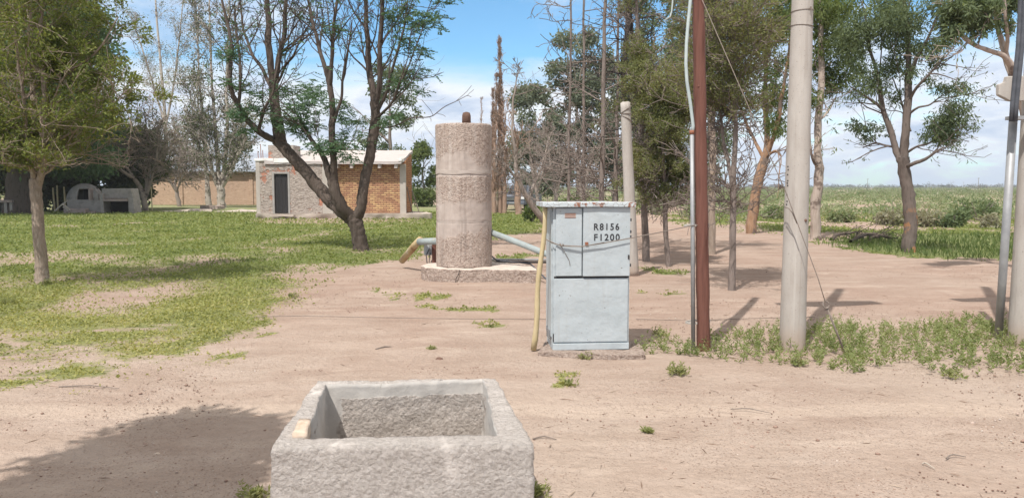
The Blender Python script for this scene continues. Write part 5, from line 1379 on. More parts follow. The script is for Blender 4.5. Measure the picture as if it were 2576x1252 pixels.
olive_conifer(1790, 640, 'brown-trunked conifer mostly hidden behind the brown post', 94, [[(1790, 643, 0, 11), (1790, 520, 0, 10), (1792, 400, 0, 9), (1790, 250, 0, 9), (1784, 120, 0, 8), (1780, -20, 0, 6), (1776, -160, 0, 3)]], 360, 40, (.9, 1.9), twig_t0=.5, per=2, size=(.06, .13), bk='conifer', leaf='conifer2', fall=.35, spread=.08)

# --- R, S, T: eucalypts beyond the track
def gum(u, v, label, seed, limbs, leaf, clumps, bk, n_anc=2600, per=5, size=(.10, .2), S=None, group='eucalypts along the sandy track', rmin=.008, thin=.5):
    root, b = plant_root('eucalypt_tree', u, v, label, 'tree', group)
    T = Tree(b, seed, rmin, 1); Y = b.y
    S = S or [dict(n=5, t0=.25, abs=(.7, 1.6), ang=(25, 60), up=.06, wan=.16, seg=6, k=5, rl=.016, anc=2),
              dict(n=(2, 4), t0=.25, len=(.3, .6), ang=(25, 60), wan=.2, seg=4, k=3, anc=2)]
    for l in limbs:
        bare = l[0] == 'bare'
        l = l[1:] if bare else l
        T.limb(*px_limb(Y, l), k=12 if bare else 8, spec=None if bare else S, wob=.04, n=5)
    T.trunk('trunk', B_[bk], root)
    anc = [a for a in T.anc if T.r.random() < thin]
    cl = []
    for cu, cv, dy, ru in clumps:
        r = ru * Y / F; p = at(cu, cv, Y + dy) - b
        for j in range(4):
            o = rv(T.r) * r * .55
            q = r * T.r.uniform(.42, .8)
            cl.append((p.x + o.x, p.y + o.y, p.z + o.z * .7, q, q, q * .8))
    if cl: anc += blob_anchors(T.np, cl, n_anc)
    T.leaves('crown', L_[leaf], root, per=per, size=size, wid=.26, spread=.06, along=.1, gz=-.9, anchors=anc)
gum(1890, 588, 'leaning orange-barked eucalypt left of the thick concrete pole', 101,
    [['bare', (1891, 593, 0, 14), (1892, 560, 0, 13), (1897, 510, 0, 12.5), (1909, 450, 0, 12), (1924, 400, 0, 11.5)],
     [(1924, 402, 0, 9), (1930, 340, .3, 7), (1924, 240, .5, 6), (1930, 120, .6, 4), (1940, 0, .6, 2)],
     [(1924, 404, 0, 8), (1948, 340, -.3, 6), (1966, 250, -.5, 5), (1985, 130, -.6, 3), (2000, 0, -.6, 1.5)],
     [(1922, 400, 0, 5), (1896, 350, .4, 4), (1870, 290, .6, 3), (1850, 200, .8, 1.5)],
     [(1926, 396, 0, 4), (1950, 380, -.6, 3), (1966, 395, -.8, 2)]], 'gumlight',
    [(1930, 100, .4, 75), (1990, 60, -.4, 60), (1880, 120, .6, 60), (1950, 210, 0, 55), (1900, 240, .5, 50), (1940, 300, 0, 40), (1990, 170, -.5, 45), (1870, 20, .5, 60), (1950, 0, 0, 70), (1965, 330, -.6, 25)], 'orange', 2700, 5)
gum(2050, 604, 'straight pale eucalypt just right of the thick concrete pole', 102,
    [['bare', (2051, 609, 0, 14), (2052, 580, 0, 13), (2050, 530, 0, 12), (2058, 470, 0, 12), (2062, 420, 0, 11)],
     [(2062, 425, 0, 11), (2056, 370, 0, 9.5), (2060, 300, 0, 9), (2066, 210, 0, 8.5), (2066, 110, 0, 7), (2060, 0, 0, 5), (2056, -120, 0, 2)],
     [(2058, 420, 0, 4), (2044, 400, -.3, 3.4), (2036, 350, -.4, 3), (2040, 280, -.4, 2)],
     [(2064, 300, 0, 3), (2084, 280, .3, 2.2), (2104, 240, .5, 1.2)]], 'gumlight',
    [(2080, 60, 0, 65), (2110, 130, 0, 50), (2060, 150, .4, 45), (2050, 20, .3, 65), (2120, 20, 0, 60), (2085, 200, .2, 35), (2040, 250, -.3, 26), (2125, 190, 0, 30)], 'eucpale', 2000, 5)
gum(2286, 634, 'forked eucalypt standing alone in the grass on the right', 103,
    [['bare', (2287, 640, 0, 19), (2287, 615, 0, 16.5), (2291, 570, 0, 16), (2288, 510, 0, 15.5), (2280, 460, 0, 14), (2274, 420, 0, 14), (2272, 396, 0, 14)],
     ['bare', (2274, 410, 0, 11), (2276, 350, 0, 10), (2280, 300, 0, 9.5), (2286, 240, 0, 9), (2288, 180, 0, 8)],
     [(2288, 190, 0, 7), (2284, 130, 0, 6.5), (2282, 60, .1, 5.5), (2274, -20, .1, 4), (2270, -130, .1, 1.5)],
     [(2287, 200, 0, 5.5), (2306, 150, -.3, 4.5), (2326, 110, -.5, 3.6), (2350, 60, -.7, 2.4), (2370, 0, -.8, 1.2)],
     [(2266, 405, 0, 9), (2252, 370, .2, 8), (2240, 330, .3, 7.5), (2226, 290, .4, 6.5), (2218, 250, .4, 6), (2210, 200, .5, 5), (2190, 130, .6, 3.6), (2176, 40, .7, 2)],
     [(2224, 280, .4, 4), (2198, 258, .2, 3.4), (2170, 240, 0, 2.6), (2140, 220, -.2, 1.4)],
     [(2286, 256, 0, 4), (2306, 220, -.3, 3.6), (2336, 190, -.6, 2.8), (2370, 150, -.8, 2), (2400, 120, -.9, 1)],
     [(2284, 290, 0, 3.4), (2310, 270, -.3, 2.6), (2340, 262, -.4, 2), (2380, 235, -.5, 1.4), (2430, 210, -.5, .8)],
     [(2276, 420, 0, 5.5), (2296, 412, -.3, 4.8), (2326, 402, -.5, 4), (2350, 384, -.7, 3), (2372, 372, -.8, 2)],
     [(2282, 384, 0, 3.4), (2310, 368, -.3, 2.8), (2340, 360, -.4, 2.2), (2366, 340, -.5, 1.4)],
     [(2255, 372, .2, 3), (2230, 366, .4, 2.6), (2200, 360, .6, 2), (2170, 372, .7, .9)],
     [(2290, 330, 0, 3), (2276, 280, .3, 2.6), (2262, 230, .4, 2)]], 'gum',
    [(2370, 300, -.5, 42), (2400, 330, -.6, 38), (2360, 340, -.5, 34), (2420, 300, -.6, 30), (2400, 270, -.6, 28), (2390, 360, -.7, 22), (2175, 310, .4, 24), (2150, 330, .5, 18), (2205, 325, .4, 18), (2360, 225, -.5, 28), (2400, 210, -.5, 24), (2430, 215, -.5, 16), (2180, 345, .6, 16),
     (2180, 120, .5, 60), (2230, 60, .4, 65), (2160, 190, .3, 45), (2200, 215, .2, 35), (2330, 60, -.5, 55), (2300, 120, -.3, 40), (2370, 110, -.7, 38), (2270, 20, .1, 60), (2390, 50, -.7, 36), (2240, 150, .3, 40), (2300, 180, -.3, 26), (2350, 160, -.5, 28), (2140, 60, .5, 50), (2380, 10, -.6, 40), (2250, 240, .2, 22)], 'euc', 5200, 4, (.07, .145), thin=.5, rmin=.006)
def edge_gum():
    b = G(2600, 690)
    gum(2600, 690, 'eucalypt with a smooth forked bough rising behind the right edge pole', 104,
        [['bare', (2604, 700, 0, 16), (2600, 560, 0, 15), (2596, 420, 0, 14), (2588, 320, 0, 14), (2566, 232, 0, 13), (2548, 190, 0, 12)],
         ['bare', (2552, 200, 0, 10), (2540, 160, -.1, 8), (2526, 138, -.2, 6), (2500, 128, -.3, 5.5), (2460, 118, -.4, 5.2), (2430, 100, -.5, 5), (2410, 78, -.5, 4.6)],
         [(2412, 80, -.5, 4.4), (2398, 40, -.6, 3.6), (2390, 0, -.7, 3), (2380, -80, -.8, 1.4)],
         [(2548, 195, 0, 9), (2534, 150, .2, 8), (2520, 110, .3, 7), (2506, 60, .4, 5.5), (2500, 0, .5, 4), (2496, -80, .5, 2)],
         [(2530, 140, .2, 5), (2534, 80, -.1, 4.6), (2530, 20, -.2, 4), (2530, -60, -.3, 2)],
         [(2460, 118, -.4, 2), (2468, 80, -.5, 1.6), (2480, 50, -.5, .9)],
         [(2436, 104, -.5, 1.6), (2420, 130, -.8, 1.2), (2400, 140, -.9, .6)]], 'gum',
        [(2450, 20, -.5, 36), (2480, 50, -.4, 30), (2420, 30, -.6, 32), (2500, 20, .3, 30), (2520, 60, 0, 18), (2400, 70, -.7, 22), (2460, 75, -.5, 16), (2540, 10, 0, 26), (2390, 20, -.7, 26)], 'eucpale', 1900, 4, (.07, .14), thin=.3, rmin=.005, S=[dict(n=6, t0=.3, abs=(.25, .7), ang=(25, 60), up=.06, wan=.16, seg=5, k=4, rl=.014, anc=2), dict(n=(2, 4), t0=.25, len=(.3, .6), ang=(25, 60), wan=.2, seg=3, k=3, anc=2)])
edge_gum()
# dry twigs hanging in at the right edge
for k, (pts, lab) in enumerate(((((2480, 365), (2462, 378), (2450, 392), (2446, 410), (2452, 425)), 'thin dry twig hanging below the forked eucalypt, left of two'), (((2540, 388), (2515, 402), (2500, 418), (2494, 440)), 'thin dry twig hanging by the right edge conduit'))):
    pass

# the tree outside the frame that shades the lower left of the sand
def shade_tree():
    b = Vector((-4.9, -1.2, 0))
    root = empty('shade_tree', b, 0, 'leafy tree outside the left of the frame whose shade falls on the sand', 'tree')
    T = Tree(b, 111, .01, 9); g = T.np
    T.limb([b, b + Vector((.2, .2, 2)), b + Vector((.8, .9, 4)), b + Vector((1.4, 1.6, 5.4))], [.16, .13, .09, .03], k=10, spec=[dict(n=9, t0=.45, abs=(1, 2), ang=(30, 60), up=.05, wan=.15, seg=5, k=5, rl=.025)], wob=.1)
    cl = [(dx, dy, dz, r, r, r * .7) for dx, dy, dz, r in SHADE]
    T.anc = blob_anchors(g, cl, 2500)
    T.trunk('trunk', B_['dark'], root)
    T.leaves('crown', L_['gum'], root, per=4, size=(.10, .2), wid=.45, spread=.08, along=.2, gz=-.3)
# clump centres relative to the trunk; shade lands at (x + .305 z, y + .573 z)
SHADE = []
for gx, gy, z, r in ((-2.30, 5.35, 5.2, .22), (-2.05, 5.2, 5.0, .26), (-2.45, 5.0, 5.0, .26), (-1.85, 4.95, 5.3, .30), (-2.15, 4.7, 5.1, .34), (-2.45, 4.55, 5.2, .32), (-1.85, 4.3, 5.1, .36), (-2.5, 4.1, 5.3, .34), (-2.1, 3.8, 5.3, .42), (-2.6, 3.5, 5.2, .42), (-1.7, 3.3, 5.4, .5), (-2.3, 2.9, 5.2, .5), (-1.75, 5.15, 5.2, .20), (-1.75, 4.6, 5.0, .24), (-1.65, 4.05, 5.1, .24)):
    SHADE.append((gx - .305 * z + 4.9, gy - .573 * z + 1.2, z, r))
shade_tree()

# ------------------------------------------------------------------ ground, lawn, weeds, scrub
def vnoise(x, y, seed=0):
    """value noise on numpy arrays, 0..1"""
    xi, yi = np.floor(x).astype(np.int64), np.floor(y).astype(np.int64)
    fx, fy = x - xi, y - yi
    fx, fy = fx * fx * (3 - 2 * fx), fy * fy * (3 - 2 * fy)
    def h(a, b):
        n = (a * 374761393 + b * 668265263 + seed * 974634777) & 0xffffffff
        n = ((n ^ (n >> 13)) * 1274126177) & 0xffffffff
        return ((n ^ (n >> 16)) & 0xffff) / 65535.0
    return (h(xi, yi) * (1 - fx) + h(xi + 1, yi) * fx) * (1 - fy) + (h(xi, yi + 1) * (1 - fx) + h(xi + 1, yi + 1) * fx) * fy
def fbm(x, y, seed=0, o=4):
    s, a, t = 0, .5, 0
    for k in range(o):
        s = s + a * vnoise(x * 2 ** k + 17.3 * k, y * 2 ** k + 5.1 * k, seed + k); t += a; a *= .55
    return s / t
def inside(poly, x, y):
    r = np.zeros(x.shape, bool); n = len(poly)
    for i in range(n):
        (x0, y0), (x1, y1) = poly[i], poly[(i + 1) % n]
        if y0 == y1: continue
        c = ((y0 > y) != (y1 > y)) & (x < (x1 - x0) * (y - y0) / (y1 - y0) + x0)
        r ^= c
    return r
def gp(pts): return [tuple(G(u, v)[:2]) for u, v in pts]
LAWN = gp([(-900, 985), (0, 985), (130, 962), (260, 960), (300, 925), (545, 918), (470, 880), (560, 862), (600, 832), (690, 815), (640, 780), (745, 752), (700, 728), (815, 712), (700, 690), (880, 680), (960, 655), (1065, 655), (1100, 620), (1240, 600), (1262, 588), (1370, 584), (1385, 548), (1300, 530), (1240, 522), (1000, 512), (400, 505), (-600, 505)])
BARE = [gp(p) for p in ([(-200, 668), (0, 666), (150, 660), (290, 655), (330, 640), (150, 632), (-200, 636)], [(100, 768), (240, 770), (440, 752), (330, 736), (180, 738)], [(-100, 856), (60, 858), (190, 838), (60, 826), (-100, 832)], [(-50, 905), (120, 908), (210, 885), (500, 855), (420, 840), (180, 862), (-50, 882)],
                         [(640, 562), (860, 566), (1060, 560), (1080, 552), (860, 548), (640, 550)], [(120, 575), (250, 572), (230, 562), (130, 565)], [(880, 640), (960, 640), (980, 622), (850, 622)], [(1090, 655), (1240, 655), (1370, 640), (1370, 600), (1240, 606), (1100, 630)])]
PATCH = [gp(p) for p in ([(1005, 757), (1060, 760), (1145, 740), (1120, 724), (1060, 735)], [(1090, 785), (1160, 792), (1235, 790), (1190, 772), (1100, 772)], [(1195, 835), (1235, 838), (1262, 818), (1215, 812)], [(1240, 655), (1360, 655), (1360, 643), (1240, 645)], [(1600, 690), (1700, 690), (1690, 674), (1612, 672)], [(1640, 742), (1730, 745), (1720, 736), (1650, 736)], [(1400, 980), (1450, 976), (1440, 952), (1405, 955)], [(520, 905), (580, 900), (560, 888), (520, 892)], [(900, 742), (1000, 745), (990, 738), (920, 738)], [(640, 845), (690, 842), (680, 834), (640, 836)])]
GRASSR = gp([(2075, 610), (2140, 628), (2250, 640), (2330, 648), (2520, 655), (2900, 665), (3200, 640), (3000, 590), (2515, 592), (2330, 590), (2150, 594)])
GREENR = gp([(1800, 575), (2050, 588), (2130, 585), (2520, 600), (3300, 600), (3300, 540), (2520, 545), (2100, 548), (1900, 552)])
WEEDS = [gp(p) for p in ([(1640, 850), (1640, 905), (1790, 900), (1960, 922), (2100, 930), (2300, 925), (2400, 950), (2576, 945), (3000, 960), (3000, 820), (2576, 825), (2480, 812), (2380, 806), (2250, 826), (2100, 818), (1950, 826), (1830, 838), (1760, 880), (1700, 850)],)]
THICK = [gp(p) for p in ([(2010, 850), (2060, 900), (2190, 905), (2210, 860), (2180, 835), (2040, 830)], [(2300, 830), (2350, 880), (2470, 890), (2500, 830), (2420, 812)], [(1830, 860), (1840, 895), (1960, 895), (1960, 845)], [(2490, 890), (2650, 900), (2650, 830), (2540, 830)])]
TRACK = gp([(1390, 600), (1390, 660), (3400, 1300), (3400, 700), (2520, 660), (2280, 642), (2080, 612), (1900, 590), (1700, 560), (1700, 520), (1520, 525)])
def cover(x, y):
    """0..1 share of ground hidden by creeping green"""
    s = .25 + y * .045
    lawn = np.zeros(x.shape); bare = np.zeros(x.shape)
    for q, (a1, a2) in enumerate(((1.6, .5), (2.6, .9), (3.6, 1.4), (2.2, 2.2), (1.2, 1.6))):
        wx = x + (fbm(x * .9, y * .5, 1 + 20 * q) - .5) * a1 * s + (fbm(x * 4, y * 3, 9 + 20 * q) - .5) * a2 * s
        wy = y + (fbm(x * .9, y * .5, 2 + 20 * q) - .5) * a1 * s + (fbm(x * 4, y * 3, 8 + 20 * q) - .5) * a2 * s
        lawn = lawn + inside(LAWN, wx, wy) / 5
        for p in BARE: bare = bare + inside(p, wx, wy) / 5
    bare = np.clip(bare, 0, 1)
    n = fbm(x * .7, y * .45, 4)
    c = lawn * np.clip(.40 + (n - .36) * 2.2 + np.clip((y - 9) * .03, 0, .4), .12, 1) * (1 - .55 * bare)
    for p in PATCH: c = np.maximum(c, inside(p, wx, wy) * .85)
    c = c * np.where(y < 13, np.clip((fbm(x * .9, y * 2.6, 88) - .22 + np.clip(y - 8, 0, 4) * .06) * 5, .4, 1), 1)
    c = np.maximum(c, inside(GREENR, wx, wy) * np.clip((n - .30) * 3, .1, .95))
    c = np.maximum(c, inside(GRASSR, wx, wy) * 1.0)
    far = np.clip((y - 36) / 30, 0, 1) * np.clip(.45 + (n - .5) * 1.6, .1, 1) * ~inside(TRACK, wx, wy)
    c = np.maximum(c, np.where((x > -4) | (y > 62), far, 0))
    far2 = np.clip((y - 24) / 9, 0, 1) * (x > 2) * np.clip((n - .26) * 2.6, .12, .9) * ~inside(TRACK, wx, wy)
    return np.maximum(c, far2)

def ground():
    rows = list(np.arange(-60, 1.5, 2.0)) + list(np.arange(1.5, 34, .14))
    y = rows[-1]
    while y < 9000: y *= 1.018; rows.append(y)
    rows = np.array(rows)
    cols = np.concatenate([np.linspace(-6, -1.15, 30), np.linspace(-1.1, 1.1, 520), np.linspace(1.15, 6, 30)])
    w = np.sqrt(np.maximum(rows, 0) ** 2 + 14 ** 2)
    X = cols[None, :] * w[:, None]; Y = np.repeat(rows[:, None], len(cols), 1)
    n, m = X.shape
    bump = (fbm(X * .35, Y * .35, 21) - .5) * .07 + (fbm(X * 2.2, Y * 2.2, 31, 3) - .5) * .022
    # wheel ruts along the near track
    for yr, d in ((5.55, .006), (6.6, .004)):
        yy = Y - (yr + .05 * np.sin(X * .6)); bump -= d * np.exp(-(yy / .13) ** 2)
    fade = np.clip(1 - (Y - 60) / 120, 0, 1)
    Z = bump * fade
    V = np.stack([X, Y, Z], -1).reshape(-1, 3)
    idx = np.arange(n * m).reshape(n, m)
    Fc = np.stack([idx[:-1, :-1], idx[:-1, 1:], idx[1:, 1:], idx[1:, :-1]], -1).reshape(-1, 4)
    o = raw('ground', V, Fc, M['ground'], None, True)
    tag(o, 'sandy ground with patches of creeping green and dry plain beyond', None, None, 'structure')
    a = o.data.attributes.new('cover', 'FLOAT', 'POINT')
    a.data.foreach_set('value', cover(X.ravel(), Y.ravel()).astype(np.float32))
    return o
def ground_mat():
    m, g = new_mat('sand_and_cover')
    co = g.n('ShaderNodeTexCoord').outputs['Object']
    big = g.noise(co, .35, 5, .6, .4).outputs[0]
    mid = g.noise(g.n('ShaderNodeMapping', {0: co, 3: (.6, 1.3, 1)}).outputs[0], 1.9, 6, .65).outputs[0]
    fine = g.noise(co, 26, 5, .7).outputs[0]
    yv = g.n('ShaderNodeSeparateXYZ', {0: co}).outputs[1]
    near = g.math('SUBTRACT', 1.0, g.smooth(yv, 5.0, 10.5))      # paler wind-blown dust on the driven strip
    pale = g.ramp(mid, [(.3, (.36, .282, .228)), (.5, (.412, .330, .272)), (.7, (.455, .372, .312))])
    red = g.ramp(mid, [(.3, (.308, .217, .172)), (.5, (.36, .265, .212)), (.7, (.412, .313, .256))])
    f = g.math('ADD', g.math('MULTIPLY', near, .65), g.math('MULTIPLY', g.smooth(big, .38, .62), .45), clamp=True)
    sand = g.mix(f, red, pale)
    # wheel tracks: smoother, paler bands
    tr = g.noise(g.n('ShaderNodeMapping', {0: co, 3: (.05, 1.6, 1)}).outputs[0], 1.0, 3, .5).outputs[0]
    sand = g.mix(g.math('MULTIPLY', g.math('MULTIPLY', g.smooth(tr, .55, .66), near), .32), sand, (.48, .39, .32, 1))
    damp = g.noise(co, .55, 5, .65, .6).outputs[0]
    sand = g.mix(g.math('MULTIPLY', g.smooth(damp, .52, .70), .38), sand, (.29, .205, .16, 1))
    dust = g.noise(g.n('ShaderNodeMapping', {0: co, 1: (4, 9, 0), 3: (.8, 1.5, 1)}).outputs[0], 1.3, 4, .55).outputs[0]
    sand = g.mix(g.math('MULTIPLY', g.smooth(dust, .58, .68), .40), sand, (.52, .425, .35, 1))
    yb = g.math('ADD', yv, g.math('MULTIPLY', g.math('SUBTRACT', mid, .5), .35))
    band = g.math('MULTIPLY', g.smooth(yb, 5.38, 5.46), g.math('SUBTRACT', 1.0, g.smooth(yb, 5.68, 5.80)))
    sand = g.mix(g.math('MULTIPLY', band, .55), sand, (.50, .405, .33, 1))
    # grit
    vo = g.n('ShaderNodeTexVoronoi', {'Vector': co, 'Scale': 55.0})
    gm = g.math('MULTIPLY', g.smooth(g.noise(co, .9, 6, .7).outputs[0], .36, .60), g.math('SUBTRACT', 1.0, g.smooth(vo.outputs['Distance'], .22, .32)))
    gc = g.ramp(vo.outputs['Color'], [(.2, (.20, .12, .09)), (.5, (.36, .24, .19)), (.85, (.60, .53, .47))])
    sand = g.mix(g.math('MULTIPLY', gm, .7), sand, gc)
    sand = g.mix(g.math('MULTIPLY', g.smooth(fine, .58, .72), .35), sand, (.24, .155, .115, 1))
    cv = g.n('ShaderNodeAttribute', attribute_name='cover').outputs['Fac']
    br = g.noise(co, 7.0, 6, .7).outputs[0]
    gr = g.ramp(g.noise(co, 1.1, 6, .65).outputs[0], [(.3, (.16, .19, .065)), (.5, (.22, .24, .085)), (.7, (.29, .285, .12))])
    gr = g.mix(g.math('MULTIPLY', g.smooth(fine, .4, .65), .35), gr, (.10, .125, .04, 1))
    gr = g.mix(g.smooth(yv, 8.0, 17.0), gr, g.mix(1.0, gr, (.74, .84, .76, 1), 'MULTIPLY'))
    scrub = g.ramp(g.noise(co, .11, 6, .7).outputs[0], [(.3, (.17, .21, .09)), (.5, (.225, .26, .12)), (.7, (.31, .295, .175))])
    gr = g.mix(g.smooth(yv, 40.0, 70.0), gr, scrub)
    k = g.math('MULTIPLY', g.smooth(g.math('ADD', cv, g.math('MULTIPLY', g.math('SUBTRACT', br, .5), 1.5)), .30, .85), .9)
    col = g.mix(k, sand, gr)
    clod = g.noise(co, 14, 6, .75, .5).outputs[0]
    col = g.mix(g.math('MULTIPLY', g.smooth(clod, .55, .75), .30), col, (.25, .17, .13, 1))
    h = g.math('ADD', g.math('MULTIPLY', fine, .6), g.math('ADD', g.math('ADD', g.math('MULTIPLY', br, .9), g.math('MULTIPLY', clod, 1.0)), g.math('MULTIPLY', gm, .5)))
    finish(g, col, .97, h, .8, .03, .08)
    return m
M['ground'] = ground_mat()
ground()
NG = np.random.default_rng(7)

def scatter(n, y0, y1, xr=.75, pw=1.6):
    """points in the wedge ahead of the camera, thinning with distance"""
    u = NG.uniform(0, 1, n)
    y = (y0 ** (2 - pw) + u * (y1 ** (2 - pw) - y0 ** (2 - pw))) ** (1 / (2 - pw)) if pw != 2 else y0 * (y1 / y0) ** u
    x = NG.uniform(-xr, xr, n) * (y + 1.5)
    return x, y
def low_leaves(name, x, y, size, h, label, mat, wid=.5, upright=.35, cat=None, per=1):
    n = len(x)
    d = NG.normal(0, 1, (n, 3)); d[:, 2] = np.abs(d[:, 2]) * upright + .12
    d /= np.linalg.norm(d, axis=1, keepdims=True)
    z = NG.uniform(0, 1, n) ** 1.6 * h + .004
    o = raw(name, *blades(np.stack([x, y, z], 1), d, size, wid, NG), mat)
    tag(o, label, cat, None, 'stuff')
    return o
x, y = scatter(620000, 4.2, 52, .8, 1.9)
c = cover(x, y); k = (NG.uniform(0, 1, len(x)) < c ** 1.5 * (.55 + .5 * fbm(x * 3, y * 2, 77)) * np.where(y < 13, np.clip((fbm(x * .9, y * 2.6, 88) - .27 + np.clip(y - 8, 0, 4) * .06) * 5, .2, 1), 1)) & (y < 50) & ~inside(GRASSR, x, y)
x, y = x[k], y[k]
low_leaves('lawn_cover', x, y, (.012 + .0024 * y) * NG.uniform(.6, 1.5, len(x)), .012 + .0007 * y, 'low creeping green plants spread over the left lawn', L_['lawn'])
# taller grass right of the track
x, y = scatter(60000, 16, 30, 1.1, 1.2)
k = inside(GRASSR, x + NG.normal(0, .25, len(x)), y + NG.normal(0, .4, len(x)))
x, y = x[k], y[k]; n = len(x)
L_['grassr'] = leafmat('shade_darkened_grass', [(.075, .115, .035), (.11, .155, .05), (.16, .20, .075)], .4, 1.2)  # green darkened to put the tree shade into the blades' colour
d = NG.normal(0, .35, (n, 3)); d[:, 2] = 1; d /= np.linalg.norm(d, axis=1, keepdims=True)
tag(raw('tall_grass', *blades(np.stack([x, y, np.zeros(n)], 1), d, NG.uniform(.07, .20, n), .18, NG), L_['grassr']), 'tall grass with tree shade put into its colour around the forked eucalypt on the right', None, None, 'stuff')

# upright weeds along the foot of the poles
def weed_points(n):
    x, y = scatter(n, 6.2, 10.6, .9, 1.0)
    w = np.zeros(n)
    wx = x + (fbm(x * 3, y * 3, 41) - .5) * .7; wy = y + (fbm(x * 3, y * 3, 42) - .5) * .9
    for p in WEEDS: w = np.maximum(w, inside(p, wx, wy) * .55 * (fbm(x * 2.2, y * 2.2, 43) > .34))
    for p in THICK: w = np.maximum(w, inside(p, wx, wy) * .85)
    k = NG.uniform(0, 1, n) < w
    return x[k], y[k]
def weed_mesh(name, x, y, mat, hgt=(.05, .17)):
    P, D, L = [], [], []
    for a, b in zip(x, y):
        h = NG.uniform(*hgt); lean = NG.normal(0, .22, 2); m = int(10 + h * 75)
        z = NG.uniform(.02, 1, m); ang = NG.uniform(0, 6.28, m); r = .012
        P.append(np.stack([a + lean[0] * z * h, b + lean[1] * z * h, z * h], 1))
        d = np.stack([np.cos(ang), np.sin(ang), NG.uniform(.3, 1.2, m)], 1)
        D.append(d / np.linalg.norm(d, axis=1, keepdims=True)); L.append(NG.uniform(.022, .055, m) * (1.15 - z * .5))
    return np.concatenate(P), np.concatenate(D), np.concatenate(L)
x, y = weed_points(19000)
tag(raw('weeds', *blades(*weed_mesh('w', x, y, None), .30, NG), L_['weed']), 'straggly green weeds round the feet of the poles on the right', None, None, 'stuff')
# single tufts
L_['weedpale'] = leafmat('pale_weed_leaves', [(.20, .23, .09), (.28, .30, .13), (.37, .36, .19)], .4, 1.5)
for u, v, n, s, hh, lab in ((1703, 942, 26, .13, (.05, .13), 'bushy weed tuft with yellowish leaves in the sand in front of the brown post'), (1437, 972, 12, .09, (.03, .06), 'small low weed in the sand below the cabinet slab'), (1475, 903, 12, .12, (.03, .07), 'weed growing against the front of the cabinet slab'),
                          (1660, 845, 14, .14, (.05, .13), 'sparse weed between the cabinet and the brown post'), (18, 765, 22, .22, (.06, .16), 'leafy weed clump at the left edge of the lawn'), (118, 716, 16, .16, (.05, .12), 'weeds at the foot of the near left conifer'), (735, 748, 14, .14, (.04, .09), 'weed clump at the right tip of the lawn'),
                          (2398, 950, 14, .14, (.04, .09), 'small weed in front of the weeds near the right edge'), (1626, 1090, 8, .06, (.02, .04), 'tiny dry weed on the near sand right of the trough'), (1345, 1250, 24, .16, (.03, .07), 'weed sprouting at the right foot of the trough'), (640, 1250, 22, .16, (.03, .07), 'weed sprouting at the left foot of the trough'), (1085, 880, 9, .08, (.02, .04), 'tiny weed in the sand behind the trough'),
                          (1235, 985 - 160, 8, .06, (.02, .05), 'little weed in the sand between trough and plinth'), (2010, 920, 12, .10, (.04, .1), 'lone weed in front of the thick concrete pole')):
    b = G(u, v); x = NG.normal(0, s * .26, n); y = NG.normal(0, s * .22, n)
    tag(raw('weed', *blades(*weed_mesh('w', x, y, None, hh),   .28, NG), L_['weedpale'], None, False, (b.x, b.y, 0)), lab, 'weed', 'single weeds in the sand')

# pebbles, twigs and litter on the sand
def pebbles(n):
    bm = bmesh.new(); bmesh.ops.create_icosphere(bm, subdivisions=1, radius=1)
    base = np.array([tuple(v.co) for v in bm.verts]); fc = np.array([[v.index for v in f.verts] for f in bm.faces]); bm.free()
    x, y = scatter(n, 3.6, 16, .8, 1.6)
    dens = fbm(x * .8, y * .8, 51); k = NG.uniform(0, 1, n) < np.clip((dens - .36) * 3, .08, 1) * (1 - cover(x, y) * .8)
    x, y = x[k], y[k]; n = len(x)
    s = NG.uniform(.003, .0095, n) * np.where(NG.uniform(0, 1, n) > .975, 2.2, 1)
    sc = np.stack([s, s * NG.uniform(.6, 1, n), s * NG.uniform(.35, .7, n)], 1)
    a = NG.uniform(0, 6.28, n); ca, sa = np.cos(a)[:, None], np.sin(a)[:, None]
    V = base[None] * sc[:, None, :]
    V = np.stack([V[..., 0] * ca - V[..., 1] * sa, V[..., 0] * sa + V[..., 1] * ca, V[..., 2]], -1)
    V += np.stack([x, y, s * .2], 1)[:, None, :]
    Fc = fc[None] + (np.arange(n) * len(base))[:, None, None]
    o = raw('pebbles', V.reshape(-1, 3), Fc.reshape(-1, 3), leafmat('pebble_stone', [(.13, .075, .055), (.19, .115, .085), (.27, .18, .14), (.36, .26, .21), (.60, .54, .48)], 0.0), None, True)
    tag(o, 'small stones scattered over the sand', None, None, 'stuff')
pebbles(26000)
def litter():
    x, y = scatter(2200, 3.6, 16, .8, 1.5); n = len(x)
    a = NG.uniform(0, 6.28, n)
    d = np.stack([np.cos(a), np.sin(a), NG.normal(0, .06, n)], 1)
    V, Fc = blades(np.stack([x, y, np.full(n, .008)], 1), d, NG.uniform(.13, .34, n) ** 2.0, .08, NG)
    tag(raw('dry_litter', V, Fc, leafmat('dry_twigs', [(.12, .075, .05), (.22, .15, .11), (.40, .32, .24)], 0.0)), 'fallen dry twigs and straw lying on the sand', None, None, 'stuff')
litter()
